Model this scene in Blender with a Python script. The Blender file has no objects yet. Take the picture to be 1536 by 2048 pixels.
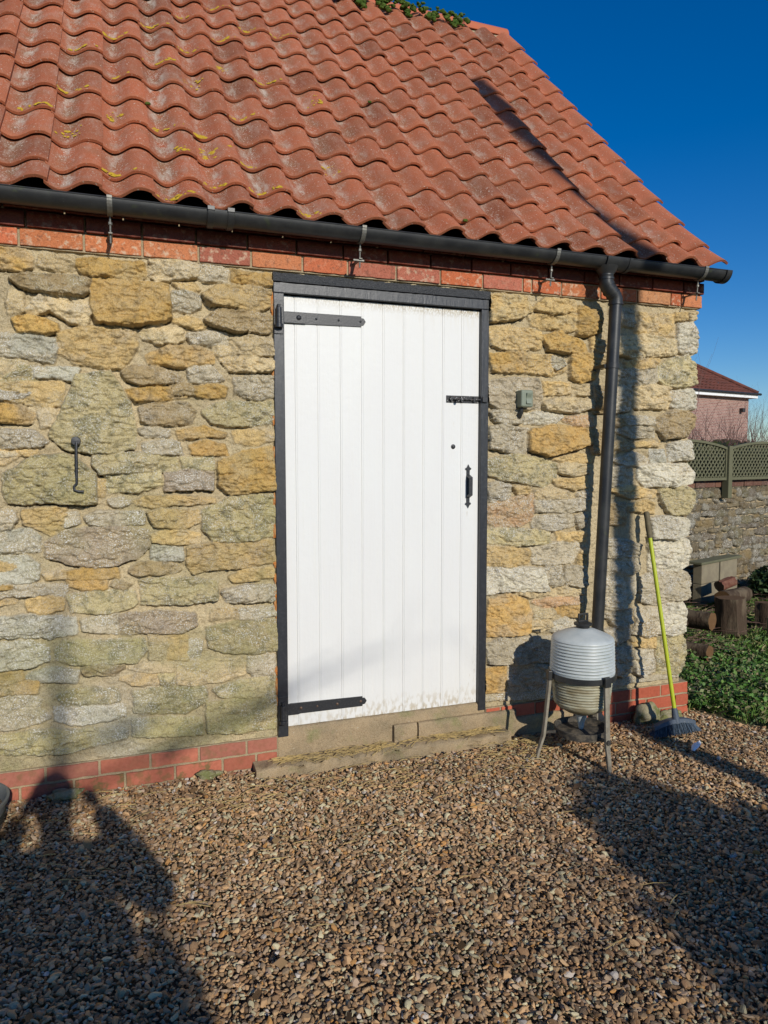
import bpy, bmesh, math, random
import numpy as np
from mathutils import Vector, Matrix, noise as mnoise
R = math.radians
scene = bpy.context.scene
col = scene.collection
random.seed(7)
rng = np.random.default_rng(11)

# ------------------------------------------------------------------ camera
yaw, pitch, roll = -0.3495, -0.0710, -0.0008
fwv = Vector((-math.sin(yaw) * math.cos(pitch), math.cos(yaw) * math.cos(pitch), math.sin(pitch)))
rt0 = Vector((math.cos(yaw), math.sin(yaw), 0)); up0 = rt0.cross(fwv)
rtv = rt0 * math.cos(roll) + up0 * math.sin(roll); upv = -rt0 * math.sin(roll) + up0 * math.cos(roll)
cd = bpy.data.cameras.new('camera'); cam = bpy.data.objects.new('camera', cd); col.objects.link(cam)
cam.matrix_world = Matrix(((rtv.x, upv.x, -fwv.x, -0.7431), (rtv.y, upv.y, -fwv.y, -3.4586), (rtv.z, upv.z, -fwv.z, 1.5485), (0, 0, 0, 1)))
cd.sensor_fit = 'VERTICAL'; cd.sensor_height = 36; cd.sensor_width = 36; cd.lens = 1419.4 / 2048 * 36
cd.clip_start = 0.05; cd.clip_end = 1000
scene.camera = cam
# ------------------------------------------------------------------ light
to_sun = Vector((0.12, -1.0, 0.45)).normalized()
elev = math.asin(to_sun.z)
w = bpy.data.worlds.new('World'); scene.world = w; w.use_nodes = True
nt = w.node_tree
sky = nt.nodes.new('ShaderNodeTexSky'); sky.sky_type = 'NISHITA'; sky.sun_disc = False
sky.sun_elevation = elev; sky.sun_rotation = math.atan2(to_sun.x, to_sun.y)
sky.air_density = 1.0; sky.dust_density = 0.15; sky.ozone_density = 5.0
bg = nt.nodes['Background']; bg.inputs['Strength'].default_value = 0.10
hsv = nt.nodes.new('ShaderNodeHueSaturation'); hsv.inputs['Saturation'].default_value = 1.33; hsv.inputs['Hue'].default_value = 0.509; hsv.inputs['Value'].default_value = 1.25; nt.links.new(sky.outputs[0], hsv.inputs['Color']); nt.links.new(hsv.outputs[0], bg.inputs[0])
sl = bpy.data.lights.new('sun', 'SUN'); sl.energy = 4.6; sl.angle = R(0.53); sl.color = (1.0, 0.95, 0.86)
so = bpy.data.objects.new('sun', sl); col.objects.link(so)
so.rotation_euler = to_sun.to_track_quat('Z', 'Y').to_euler(); so.location = (3, -12, 9)
vs = scene.view_settings
vs.view_transform = 'Standard'; vs.look = 'None'; vs.exposure = -0.24; vs.gamma = 1; vs.use_curve_mapping = False
scene.render.resolution_x = 768; scene.render.resolution_y = 1024

# ------------------------------------------------------------------ materials
def lk(t, a, b): t.links.new(a, b)
def mat(name, base, rough=0.8, mix=(), bump=(), attr=None, inst=None, metal=0.0, spec=0.4, tr=None):
    """mix: (kind, scale, color, lo, hi, strength[, stretch]); bump: (scale, dist[, stretch])"""
    m = bpy.data.materials.new(name); m.use_nodes = True; t = m.node_tree; N = t.nodes
    p = N['Principled BSDF']; p.inputs['Roughness'].default_value = rough; p.inputs['Metallic'].default_value = metal
    p.inputs['Specular IOR Level'].default_value = spec
    tc = N.new('ShaderNodeTexCoord')
    def tex(kind, sc, stretch=None):
        src = tc.outputs['Object']
        if stretch:
            mp = N.new('ShaderNodeMapping'); mp.inputs['Scale'].default_value = stretch; lk(t, src, mp.inputs[0]); src = mp.outputs[0]
        if kind == 'v':
            n = N.new('ShaderNodeTexVoronoi'); n.inputs['Scale'].default_value = sc; lk(t, src, n.inputs['Vector']); return n.outputs['Distance']
        n = N.new('ShaderNodeTexNoise'); n.inputs['Scale'].default_value = sc; n.inputs['Detail'].default_value = 5
        n.inputs['Roughness'].default_value = 0.6; lk(t, src, n.inputs['Vector']); return n.outputs['Fac']
    cur = None; alpha = None
    if attr or inst:
        a = N.new('ShaderNodeAttribute'); a.attribute_name = attr or inst
        if inst: a.attribute_type = 'INSTANCER'
        cur = a.outputs['Color']; alpha = a.outputs['Alpha']
    else:
        rgb = N.new('ShaderNodeRGB'); rgb.outputs[0].default_value = (*base, 1); cur = rgb.outputs[0]
    for mx in mix:
        kind, sc, c2, lo, hi, st = mx[:6]
        n = tex(kind.strip('a*'), sc, mx[6] if len(mx) > 6 else None)
        mr = N.new('ShaderNodeMapRange'); mr.inputs[1].default_value = lo; mr.inputs[2].default_value = hi
        mr.inputs[3].default_value = 0; mr.inputs[4].default_value = st; lk(t, n, mr.inputs[0]); fac = mr.outputs[0]
        if 'a' in kind:
            mu = N.new('ShaderNodeMath'); mu.operation = 'MULTIPLY'; lk(t, fac, mu.inputs[0]); lk(t, alpha, mu.inputs[1]); fac = mu.outputs[0]
        mn = N.new('ShaderNodeMix'); mn.data_type = 'RGBA'
        if '*' in kind: mn.blend_type = 'MULTIPLY'
        lk(t, fac, mn.inputs['Factor']); lk(t, cur, mn.inputs['A']); mn.inputs['B'].default_value = (*c2, 1)
        cur = mn.outputs['Result']
    lk(t, cur, p.inputs['Base Color'])
    nrm = None
    for b in bump:
        n = tex('n', b[0], b[2] if len(b) > 2 else None)
        bn = N.new('ShaderNodeBump'); bn.inputs['Distance'].default_value = b[1]; bn.inputs['Strength'].default_value = 1
        lk(t, n, bn.inputs['Height'])
        if nrm: lk(t, nrm, bn.inputs['Normal'])
        nrm = bn.outputs[0]
    if nrm: lk(t, nrm, p.inputs['Normal'])
    if tr:
        p.inputs['Subsurface Weight'].default_value = tr; p.inputs['Subsurface Radius'].default_value = (0.02, 0.02, 0.02)
    return m

MT = {}
MT['stone'] = mat('rubble_stone', (1, 1, 1), 0.92,
    mix=(('n', 35, (0.30, 0.24, 0.15), 0.45, 0.75, 0.35), ('*n', 230, (0.42, 0.38, 0.32), 0.46, 0.66, 0.75), ('an', 170, (0.66, 0.64, 0.57), 0.53, 0.60, 0.9), ('an', 90, (0.09, 0.085, 0.07), 0.60, 0.70, 0.6), ('n', 420, (0.70, 0.62, 0.46), 0.60, 0.70, 0.35)),
    bump=((60, 0.009), (280, 0.0028)), attr='col', spec=0.2)
MT['brick'] = mat('old_brick', (1, 1, 1), 0.9, mix=(('*n', 180, (0.55, 0.5, 0.45), 0.45, 0.65, 0.7), ('an', 40, (0.60, 0.46, 0.32), 0.52, 0.66, 0.8), ('n', 45, (0.14, 0.07, 0.045), 0.54, 0.72, 0.65)),
    bump=((90, 0.004), (400, 0.001)), attr='col', spec=0.2)
MT['plinth'] = mat('plinth_brick', (1, 1, 1), 0.85, mix=(('*n', 60, (0.72, 0.66, 0.62), 0.4, 0.7, 0.6), ('n', 500, (0.5, 0.35, 0.28), 0.64, 0.7, 0.4), ('an', 22, (0.10, 0.11, 0.035), 0.5, 0.62, 0.8)), bump=((200, 0.0012),), attr='col', spec=0.25)
MT['tile'] = mat('clay_tile', (1, 1, 1), 0.88,
    mix=(('n', 10, (0.33, 0.135, 0.07), 0.42, 0.68, 0.45), ('an', 7, (0.22, 0.145, 0.085), 0.35, 0.60, 0.7), ('*n', 240, (0.60, 0.54, 0.48), 0.45, 0.62, 0.7), ('n', 95, (0.58, 0.48, 0.38), 0.64, 0.665, 0.85, (1, 0.7, 0.7)), ('an', 22, (0.52, 0.46, 0.37), 0.49, 0.68, 0.72, (1, 0.3, 0.3)), ('an', 130, (0.62, 0.55, 0.46), 0.585, 0.61, 0.85)),
    bump=((150, 0.0015), (500, 0.0005)), attr='col', spec=0.25)
MT['ridge'] = mat('ridge_clay', (0.46, 0.13, 0.06), 0.8, mix=(('n', 14, (0.36, 0.13, 0.08), 0.4, 0.7, 0.6), ('n', 160, (0.55, 0.35, 0.25), 0.66, 0.72, 0.5)), bump=((120, 0.001),), spec=0.25)
MT['mortar'] = mat('mortar', (0.42, 0.33, 0.21), 0.95, mix=(('n', 20, (0.26, 0.22, 0.13), 0.4, 0.7, 0.6), ('*n', 300, (0.55, 0.5, 0.45), 0.45, 0.6, 0.6)), bump=((150, 0.004),), spec=0.1)
MT['moss'] = mat('moss', (0.055, 0.10, 0.018), 0.95, mix=(('n', 40, (0.11, 0.15, 0.03), 0.45, 0.65, 0.9), ('n', 25, (0.45, 0.45, 0.36), 0.66, 0.70, 0.9)), bump=((260, 0.006),), spec=0.1)
MT['concrete'] = mat('concrete', (0.40, 0.30, 0.18), 0.95, mix=(('n', 5, (0.22, 0.18, 0.115), 0.42, 0.68, 0.8), ('n', 7, (0.20, 0.21, 0.08), 0.56, 0.72, 0.7), ('*n', 220, (0.55, 0.52, 0.48), 0.45, 0.62, 0.7), ('n', 110, (0.6, 0.55, 0.45), 0.66, 0.70, 0.6)), bump=((25, 0.010), (160, 0.003)), spec=0.15)
MT['white'] = mat('white_paint', (0.80, 0.80, 0.775), 0.45, mix=(('n', 6, (0.73, 0.73, 0.69), 0.4, 0.7, 0.7, (1, 1, 0.25)), ('n', 240, (0.55, 0.50, 0.40), 0.70, 0.78, 0.35), ('n', 70, (0.70, 0.69, 0.64), 0.5, 0.7, 0.5, (1, 1, 0.05))), bump=((120, 0.0006, (1, 1, 0.06)), (30, 0.0012)), spec=0.35)
MT['black'] = mat('black_gloss_paint', (0.022, 0.024, 0.028), 0.38, mix=(('n', 60, (0.05, 0.052, 0.056), 0.5, 0.7, 0.6), ('n', 150, (0.25, 0.24, 0.22), 0.72, 0.76, 0.6)), bump=((60, 0.0015, (1, 1, 0.2)), (260, 0.0006)), spec=0.5)
MT['bitumen'] = mat('rough_black_paint', (0.025, 0.027, 0.03), 0.45, mix=(('n', 200, (0.07, 0.07, 0.072), 0.55, 0.7, 0.6),), bump=((170, 0.006), (60, 0.004)), spec=0.5)
MT['iron'] = mat('black_iron', (0.02, 0.021, 0.024), 0.42, mix=(('n', 120, (0.055, 0.055, 0.055), 0.5, 0.7, 0.7),), bump=((150, 0.0008),), spec=0.5)
MT['worn_iron'] = mat('worn_black_bolt', (0.015, 0.015, 0.016), 0.45, mix=(('n', 150, (0.55, 0.53, 0.50), 0.60, 0.64, 0.9), ('n', 90, (0.30, 0.12, 0.06), 0.64, 0.68, 0.8)), spec=0.5)
MT['screw'] = mat('rusty_screw', (0.13, 0.085, 0.06), 0.5, metal=0.5)
MT['plastic'] = mat('black_plastic', (0.018, 0.019, 0.020), 0.42, mix=(('n', 9, (0.045, 0.045, 0.042), 0.4, 0.7, 0.8), ('n', 140, (0.11, 0.11, 0.10), 0.64, 0.72, 0.5), ('n', 17, (0.05, 0.06, 0.025), 0.62, 0.7, 0.5)), bump=((200, 0.0004),), spec=0.45)
MT['galv'] = mat('galvanised_steel', (0.20, 0.195, 0.17), 0.55, metal=0.55, mix=(('n', 90, (0.12, 0.11, 0.09), 0.45, 0.65, 0.7),))
MT['void'] = mat('dark_timber', (0.03, 0.022, 0.016), 0.9)
MT['grey_switch'] = mat('grey_green_plastic', (0.20, 0.225, 0.165), 0.5)
MT['foam'] = mat('orange_sealant', (0.50, 0.17, 0.03), 0.9, mix=(('n', 60, (0.42, 0.28, 0.13), 0.4, 0.65, 0.9),), bump=((120, 0.004),))
MT['tank'] = mat('pale_plastic', (0.50, 0.525, 0.50), 0.38, mix=(('n', 12, (0.36, 0.40, 0.39), 0.4, 0.7, 0.7), ('n', 160, (0.22, 0.20, 0.15), 0.66, 0.72, 0.5)), tr=0.1, spec=0.45)
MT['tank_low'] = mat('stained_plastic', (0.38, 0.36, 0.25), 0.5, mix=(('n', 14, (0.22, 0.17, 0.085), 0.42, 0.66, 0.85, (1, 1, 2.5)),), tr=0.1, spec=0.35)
MT['leg'] = mat('weathered_grey_plastic', (0.27, 0.24, 0.18), 0.7, mix=(('n', 30, (0.16, 0.13, 0.09), 0.42, 0.66, 0.8),), bump=((90, 0.001),))
MT['tray'] = mat('dirty_black_plastic', (0.05, 0.046, 0.04), 0.75, mix=(('n', 30, (0.17, 0.14, 0.10), 0.45, 0.65, 0.85),), bump=((90, 0.002),), spec=0.2)
MT['yellow'] = mat('yellow_pole', (0.42, 0.47, 0.02), 0.38, mix=(('n', 20, (0.34, 0.36, 0.04), 0.5, 0.7, 0.6),))
MT['grip'] = mat('brown_grip', (0.12, 0.095, 0.05), 0.7, mix=(('n', 60, (0.2, 0.17, 0.09), 0.5, 0.7, 0.6),))
MT['bristle'] = mat('blue_grey_bristles', (0.045, 0.07, 0.10), 0.7, mix=(('n', 60, (0.11, 0.14, 0.17), 0.45, 0.65, 0.8),))
MT['broomhead'] = mat('slate_plastic', (0.07, 0.09, 0.115), 0.6, mix=(('n', 60, (0.22, 0.22, 0.2), 0.6, 0.7, 0.6),))
MT['feather'] = mat('white_feather', (0.85, 0.85, 0.85), 0.7)
MT['rock'] = mat('mossy_rock', (0.30, 0.26, 0.16), 0.95, mix=(('n', 12, (0.15, 0.16, 0.05), 0.45, 0.62, 0.85), ('n', 90, (0.5, 0.46, 0.36), 0.58, 0.66, 0.6)), bump=((40, 0.010), (200, 0.003)), spec=0.1)
MT['tub'] = mat('grey_tub', (0.14, 0.145, 0.13), 0.7, mix=(('n', 8, (0.22, 0.20, 0.14), 0.42, 0.62, 0.7), ('n', 140, (0.5, 0.5, 0.46), 0.68, 0.72, 0.5)), bump=((60, 0.001),))
MT['tubband'] = mat('dark_band', (0.03, 0.032, 0.022), 0.7)
MT['pebble'] = mat('pebble_stone', (1, 1, 1), 0.75, mix=(('*n', 90, (0.6, 0.55, 0.5), 0.42, 0.62, 0.6),), inst='pcol', spec=0.3)
MT['soil'] = mat('ground_soil', (0.10, 0.075, 0.05), 0.95, mix=(('n', 90, (0.20, 0.15, 0.10), 0.45, 0.6, 0.8), ('n', 0.6, (0.05, 0.075, 0.018), 0.5, 0.62, 0.6)), bump=((60, 0.01),), spec=0.1)
MT['straw'] = mat('dry_straw', (0.50, 0.36, 0.14), 0.7, mix=(('n', 9, (0.30, 0.22, 0.10), 0.42, 0.62, 0.8),))
MT['leafm'] = mat('foliage', (1, 1, 1), 0.6, mix=(('*n', 9, (0.6, 0.65, 0.5), 0.42, 0.62, 0.6),), attr='col', spec=0.3)
MT['bark'] = mat('bark', (0.07, 0.048, 0.032), 0.95, mix=(('n', 12, (0.15, 0.115, 0.075), 0.45, 0.6, 0.8, (1, 1, 0.3)),), bump=((30, 0.012, (1, 1, 0.25)),), spec=0.1)
MT['logend'] = mat('cut_log_end', (0.15, 0.08, 0.03), 0.9, mix=(('v', 30, (0.12, 0.06, 0.02), 0.1, 0.6, 0.7),), bump=((80, 0.003),))
MT['redbark'] = mat('red_brown_wood', (0.13, 0.045, 0.025), 0.8, mix=(('n', 25, (0.2, 0.1, 0.06), 0.45, 0.6, 0.7),))
MT['block'] = mat('breeze_block', (0.21, 0.175, 0.115), 0.95, mix=(('n', 8, (0.26, 0.22, 0.14), 0.42, 0.62, 0.8),), bump=((150, 0.003),))
MT['fence'] = mat('green_treated_timber', (0.13, 0.125, 0.07), 0.85, mix=(('n', 12, (0.11, 0.11, 0.06), 0.42, 0.62, 0.8, (1, 1, 0.4)),))
MT['fascia'] = mat('white_fascia', (0.8, 0.8, 0.78), 0.5)
MT['twig'] = mat('twig_bark', (0.16, 0.09, 0.07), 0.9)
MT['coat'] = mat('dark_coat', (0.03, 0.035, 0.05), 0.9); MT['jeans'] = mat('blue_jeans', (0.03, 0.05, 0.10), 0.9)
MT['skin'] = mat('skin', (0.55, 0.33, 0.24), 0.5); MT['hair'] = mat('brown_hair', (0.05, 0.03, 0.02), 0.7); MT['shoe'] = mat('shoe_leather', (0.03, 0.02, 0.015), 0.5)
MT['pole'] = mat('pole_timber', (0.16, 0.12, 0.08), 0.9, bump=((20, 0.01, (1, 1, 0.1)),))
# neighbour house brick and tiles: brick texture in metres
def brickmat(name, c1, c2, cm, bw, bh, rough=0.9, mort=0.012):
    m = bpy.data.materials.new(name); m.use_nodes = True; t = m.node_tree; N = t.nodes; p = N['Principled BSDF']
    p.inputs['Roughness'].default_value = rough; tc = N.new('ShaderNodeTexCoord'); sp = N.new('ShaderNodeSeparateXYZ'); lk(t, tc.outputs['Object'], sp.inputs[0])
    ad = N.new('ShaderNodeMath'); ad.operation = 'ADD'; lk(t, sp.outputs[0], ad.inputs[0]); lk(t, sp.outputs[1], ad.inputs[1])
    cb = N.new('ShaderNodeCombineXYZ'); lk(t, ad.outputs[0], cb.inputs[0]); lk(t, sp.outputs[2], cb.inputs[1])
    b = N.new('ShaderNodeTexBrick'); b.inputs['Scale'].default_value = 1; b.inputs['Brick Width'].default_value = bw; b.inputs['Row Height'].default_value = bh
    b.inputs['Mortar Size'].default_value = mort; b.inputs['Color1'].default_value = (*c1, 1); b.inputs['Color2'].default_value = (*c2, 1); b.inputs['Mortar'].default_value = (*cm, 1)
    lk(t, cb.outputs[0], b.inputs['Vector']); lk(t, b.outputs['Color'], p.inputs['Base Color'])
    bu = N.new('ShaderNodeBump'); bu.inputs['Distance'].default_value = 0.01; bu.invert = True; lk(t, b.outputs['Fac'], bu.inputs['Height']); lk(t, bu.outputs[0], p.inputs['Normal'])
    return m
MT['pinkbrick'] = brickmat('pink_brick', (0.40, 0.21, 0.165), (0.25, 0.10, 0.075), (0.42, 0.34, 0.28), 0.225, 0.075)

# ------------------------------------------------------------------ mesh helpers
class MB:
    def __init__(s): s.v = []; s.f = []; s.c = []; s.cur = None
    def add(s, vs, fs):
        o = len(s.v); s.v += [tuple(v) for v in vs]; s.f += [tuple(i + o for i in f) for f in fs]
        if s.cur is not None: s.c += [s.cur] * len(vs)
    def box(s, x0, x1, y0, y1, z0, z1, M=None):
        vs = [Vector((x, y, z)) for z in (z0, z1) for y in (y0, y1) for x in (x0, x1)]
        if M is not None: vs = [M @ v for v in vs]
        s.add(vs, [(0, 2, 3, 1), (4, 5, 7, 6), (0, 1, 5, 4), (1, 3, 7, 5), (3, 2, 6, 7), (2, 0, 4, 6)])
    def tube(s, pts, r, n=12, cap=True):
        pts = [Vector(p) for p in pts]; rs = r if isinstance(r, (list, tuple)) else [r] * len(pts)
        vs = []; prev = None
        for i, p in enumerate(pts):
            d = ((pts[min(i + 1, len(pts) - 1)] - p).normalized() + (p - pts[max(i - 1, 0)]).normalized()).normalized() if 0 < i < len(pts) - 1 else (pts[1] - pts[0] if i == 0 else pts[-1] - pts[-2]).normalized()
            if prev is None: a = d.orthogonal().normalized()
            else: a = (prev - d * prev.dot(d)).normalized()
            prev = a; b = d.cross(a)
            vs += [p + (a * math.cos(2 * math.pi * k / n) + b * math.sin(2 * math.pi * k / n)) * rs[i] for k in range(n)]
        fs = [(i * n + k, i * n + (k + 1) % n, (i + 1) * n + (k + 1) % n, (i + 1) * n + k) for i in range(len(pts) - 1) for k in range(n)]
        if cap: fs += [tuple(range(n))[::-1], tuple((len(pts) - 1) * n + k for k in range(n))]
        s.add(vs, fs)
    def lathe(s, prof, c, n=40, axis='z'):
        vs = []
        for r, h in prof:
            for k in range(n):
                a = 2 * math.pi * k / n
                q = (r * math.cos(a), r * math.sin(a), h)
                if axis == 'y': q = (q[0], h, q[1])
                if axis == 'x': q = (h, q[0], q[1])
                vs.append((c[0] + q[0], c[1] + q[1], c[2] + q[2]))
        m = len(prof)
        fs = [(i * n + k, i * n + (k + 1) % n, (i + 1) * n + (k + 1) % n, (i + 1) * n + k) for i in range(m - 1) for k in range(n)]
        if prof[0][0] > 1e-6: fs.append(tuple(range(n))[::-1])
        if prof[-1][0] > 1e-6: fs.append(tuple((m - 1) * n + k for k in range(n)))
        s.add(vs, fs)
    def prism(s, poly, y0, y1):   # polygon in xz extruded along y
        n = len(poly); s.add([(x, y0, z) for x, z in poly] + [(x, y1, z) for x, z in poly], [tuple(range(n)), tuple(range(n, 2 * n))[::-1]] + [(k, k + n, (k + 1) % n + n, (k + 1) % n) for k in range(n)])
    def blob(s, c, r, seed=0, sub=2, flat=(1, 1, 1), amp=0.3, fr=3.0):
        bm = bmesh.new(); bmesh.ops.create_icosphere(bm, subdivisions=sub, radius=1)
        o = Vector((seed * 3.7, seed * 1.3, seed * 9.1)); vs = []
        for v in bm.verts:
            k = 1 + amp * mnoise.noise(v.co * fr + o) * 1.6
            vs.append((c[0] + v.co.x * r * flat[0] * k, c[1] + v.co.y * r * flat[1] * k, c[2] + v.co.z * r * flat[2] * k))
        s.add(vs, [tuple(v.index for v in f.verts) for f in bm.faces]); bm.free()
def obj(name, mb, m, parent=None, smooth=None, bevel=0, seg=2, recalc=True):
    me = bpy.data.meshes.new(name)
    off = root_loc(parent)
    me.from_pydata([(v[0] - off[0], v[1] - off[1], v[2] - off[2]) for v in mb.v], [], mb.f)
    if recalc:
        bm = bmesh.new(); bm.from_mesh(me); bmesh.ops.recalc_face_normals(bm, faces=bm.faces); bm.to_mesh(me); bm.free()
    if mb.c:
        a = me.color_attributes.new('col', 'FLOAT_COLOR', 'POINT'); a.data.foreach_set('color', np.array(mb.c, dtype=np.float32).ravel())
    for mm in (m if isinstance(m, (list, tuple)) else [m]): me.materials.append(MT[mm])
    if smooth:
        me.shade_smooth(); me.set_sharp_from_angle(angle=R(smooth))
    o = bpy.data.objects.new(name, me); col.objects.link(o)
    if parent: o.parent = parent
    if bevel:
        b = o.modifiers.new('bevel', 'BEVEL'); b.width = bevel; b.segments = seg; b.limit_method = 'ANGLE'; b.angle_limit = R(40)
    return o
def root_loc(p):
    l = Vector((0, 0, 0))
    while p: l += p.location; p = p.parent
    return l
def tag(o, label=None, cat=None, group=None, kind=None):
    if label: o['label'] = label
    if cat: o['category'] = cat
    if group: o['group'] = group
    if kind: o['kind'] = kind
    return o
def thing(name, label, cat, loc=(0, 0, 0), group=None):
    o = bpy.data.objects.new(name, None); o.empty_display_size = 0.1; col.objects.link(o); o.location = loc
    return tag(o, label, cat, group)
def npmesh(name, V, F, C, m, parent=None, smooth=False):
    """numpy arrays: V (n,3), F (m,k) quads or tris, C (n,4)"""
    off = np.array(root_loc(parent)); me = bpy.data.meshes.new(name); k = F.shape[1]
    me.vertices.add(len(V)); me.vertices.foreach_set('co', (V - off).astype(np.float32).ravel())
    me.loops.add(F.size); me.loops.foreach_set('vertex_index', F.astype(np.int32).ravel())
    me.polygons.add(len(F)); me.polygons.foreach_set('loop_start', np.arange(0, F.size, k, dtype=np.int32))
    me.update(calc_edges=True); me.validate()
    if C is not None:
        a = me.color_attributes.new('col', 'FLOAT_COLOR', 'POINT'); a.data.foreach_set('color', C.astype(np.float32).ravel())
    if smooth: me.shade_smooth()
    me.materials.append(MT[m]); o = bpy.data.objects.new(name, me); col.objects.link(o)
    if parent: o.parent = parent
    return o
_T = np.random.default_rng(5).random((256, 256))
def vn(x, y, s=0):
    xi = np.floor(x).astype(int); yi = np.floor(y).astype(int); fx = x - xi; fy = y - yi
    fx = fx * fx * (3 - 2 * fx); fy = fy * fy * (3 - 2 * fy); a = s * 37; b = s * 91
    g = lambda i, j: _T[(xi + i + a) % 256, (yi + j + b) % 256]
    return (g(0, 0) * (1 - fx) + g(1, 0) * fx) * (1 - fy) + (g(0, 1) * (1 - fx) + g(1, 1) * fx) * fy
def fbm(x, y, s=0, o=4):
    r = 0; a = 0.5
    for i in range(o): r = r + a * vn(x * 2 ** i, y * 2 ** i, s + i); a *= 0.5
    return r / (1 - 0.5 ** o)

# ------------------------------------------------------------------ rubble wall (height field with one polygon per stone)
CT = dict(y=((.53, .39, .19), .25), t=((.53, .43, .27), .35), o=((.47, .31, .11), .12), O=((.52, .34, .13), .15), g=((.43, .38, .29), .9), b=((.43, .42, .36), .8), w=((.55, .52, .44), 1.0),
          d=((.33, .25, .14), .35), m=((.36, .315, .17), .55), M=((.44, .38, .22), .6), p=((.32, .26, .20), .7), r=((.47, .30, .17), .6), G=((.43, .37, .28), .45))
DEP = {1: .014, 2: .023, 3: .036, 4: .050}
def rubble(xs, zs, polys, seed=0, mortar=(.52, .42, .25), warp=1.0, rough=1.0, moss=True):
    X, Z = np.meshgrid(xs, zs); ny, nx = X.shape
    H = -.008 + .011 * (fbm(X * 22, Z * 26, seed, 4) - .5) * 2 + .008 * (fbm(X * 90, Z * 90, seed + 5, 2) - .5)
    mort = np.array(mortar); cn = fbm(X * 5, Z * 5, seed + 2)[..., None]
    C = mort * (0.75 + .5 * cn) * np.ones((ny, nx, 3)); A = np.full((ny, nx), .12)
    WX = X + warp * (.016 * (fbm(X * 16, Z * 16, seed + 7, 3) - .5) + .008 * (fbm(X * 70, Z * 70, seed + 9, 2) - .5))
    WZ = Z + warp * (.016 * (fbm(X * 13, Z * 20, seed + 11, 3) - .5) + .009 * (fbm(X * 60, Z * 75, seed + 13, 2) - .5))
    RG = fbm(X * 11, Z * 24, seed + 15, 5); R2 = fbm(X * 45, Z * 80, seed + 17, 3); R3 = np.abs(fbm(X * 18 + Z * 6, Z * 34, seed + 23, 4) - .5) * 2
    CN = fbm(X * 14, Z * 18, seed + 19, 4); CN2 = fbm(X * 40, Z * 40, seed + 21, 3)
    rr = random.Random(seed + 3)
    for code, dep, P in polys:
        P = np.array(P); x0, z0 = P.min(0) - .03; x1, z1 = P.max(0) + .03
        i0, i1 = np.searchsorted(xs, (x0, x1)); j0, j1 = np.searchsorted(zs, (z0, z1))
        if i1 - i0 < 2 or j1 - j0 < 2: continue
        sl_ = (slice(j0, j1), slice(i0, i1)); px = WX[sl_]; pz = WZ[sl_]
        dmin = np.full(px.shape, 9.0); ins = np.zeros(px.shape, bool)
        for k in range(len(P)):
            a = P[k]; b = P[(k + 1) % len(P)]; e = b - a; L = e @ e + 1e-12
            t = np.clip(((px - a[0]) * e[0] + (pz - a[1]) * e[1]) / L, 0, 1)
            dmin = np.minimum(dmin, np.hypot(px - a[0] - t * e[0], pz - a[1] - t * e[1]))
            cr = ((a[1] > pz) != (b[1] > pz)) & (px < e[0] * (pz - a[1]) / (e[1] + 1e-12) + a[0]); ins ^= cr
        d = np.where(ins, dmin, -dmin) + .0115
        w_ = x1 - x0; h_ = z1 - z0; cx = (x0 + x1) / 2; cz = (z0 + z1) / 2
        ed = .006 + .005 * rr.random(); pr = np.clip(d / ed, 0, 1); pr = 1 - (1 - pr) ** 2.2
        tx = rr.uniform(-.35, .35); tz = rr.uniform(-.95, -.25)
        hgt = DEP[dep] * (1 + tx * (px - cx) / w_ * 2 + tz * (pz - cz) / h_ * 1.6)
        k_ = min(1.0, h_ / .12)
        f_ = (.45 if dep == 1 else 1.0) * rough
        for _k in range(5):
            th_ = rr.uniform(0, 6.283); e_ = w_ * abs(math.cos(th_)) / 2 + h_ * abs(math.sin(th_)) / 2
            pj = (px - cx) * math.cos(th_) + (pz - cz) * math.sin(th_)
            hgt = np.minimum(hgt, DEP[dep] * rr.uniform(.5, 1.0) + (e_ * rr.uniform(.25, 1.0) - pj) * rr.uniform(.12, .5))
        hgt = np.maximum(hgt, .004) + f_ * k_ * (.027 * (RG[sl_] - .5) + .012 * (R2[sl_] - .5) - .016 * np.clip(.28 - R3[sl_], 0, 1) * 2 - .06 * np.clip(.08 - R3[sl_], 0, 1))
        hh = np.maximum(hgt, .002) * pr - (1 - pr) * .003
        up = (d > 0) & (hh > H[sl_] - .004)
        # crack under the stone
        sh = np.zeros_like(ins); n_ = 5 if dep >= 3 else 3 if dep == 2 else 2; sh[:-n_] = ins[n_:]
        H[sl_] = np.where(sh & ~ins & (CN2[sl_] > (.30 if dep > 1 else .42)), H[sl_] - (.008 if dep == 1 else .020 if dep == 2 else .034), H[sl_])
        H[sl_] = np.where(up, hh, H[sl_])
        base, lich = CT[code]; base = np.array(base) * np.array((1.25, 1.20, 1.05)) * rr.uniform(.86, 1.14)
        al = np.array(CT[rr.choice('ytogdMgy')][0])
        c = base * (1 - .38 * np.clip((CN[sl_] - .42) * 4, 0, 1)[..., None]) + al * (.38 * np.clip((CN[sl_] - .42) * 4, 0, 1))[..., None]
        dk = np.clip((CN2[sl_] - .55) * 4, 0, 1)[..., None] * .35; c = c * (1 - dk)
        if code in 'mM':
            mp__ = np.clip((CN[sl_] * .5 + CN2[sl_] * .5 - .50) * 9, 0, 1)[..., None] * .5; c = c * (1 - mp__) + np.array((.22, .205, .10)) * mp__
        bl = np.clip(d / .006, 0, 1)[..., None]
        C[sl_] = np.where(up[..., None], c * bl + C[sl_] * (1 - bl), C[sl_])
        A[sl_] = np.where(up, lich * (0.4 + 1.2 * np.clip((CN[sl_] - .35) * 2.5, 0, 1)), A[sl_])
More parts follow.
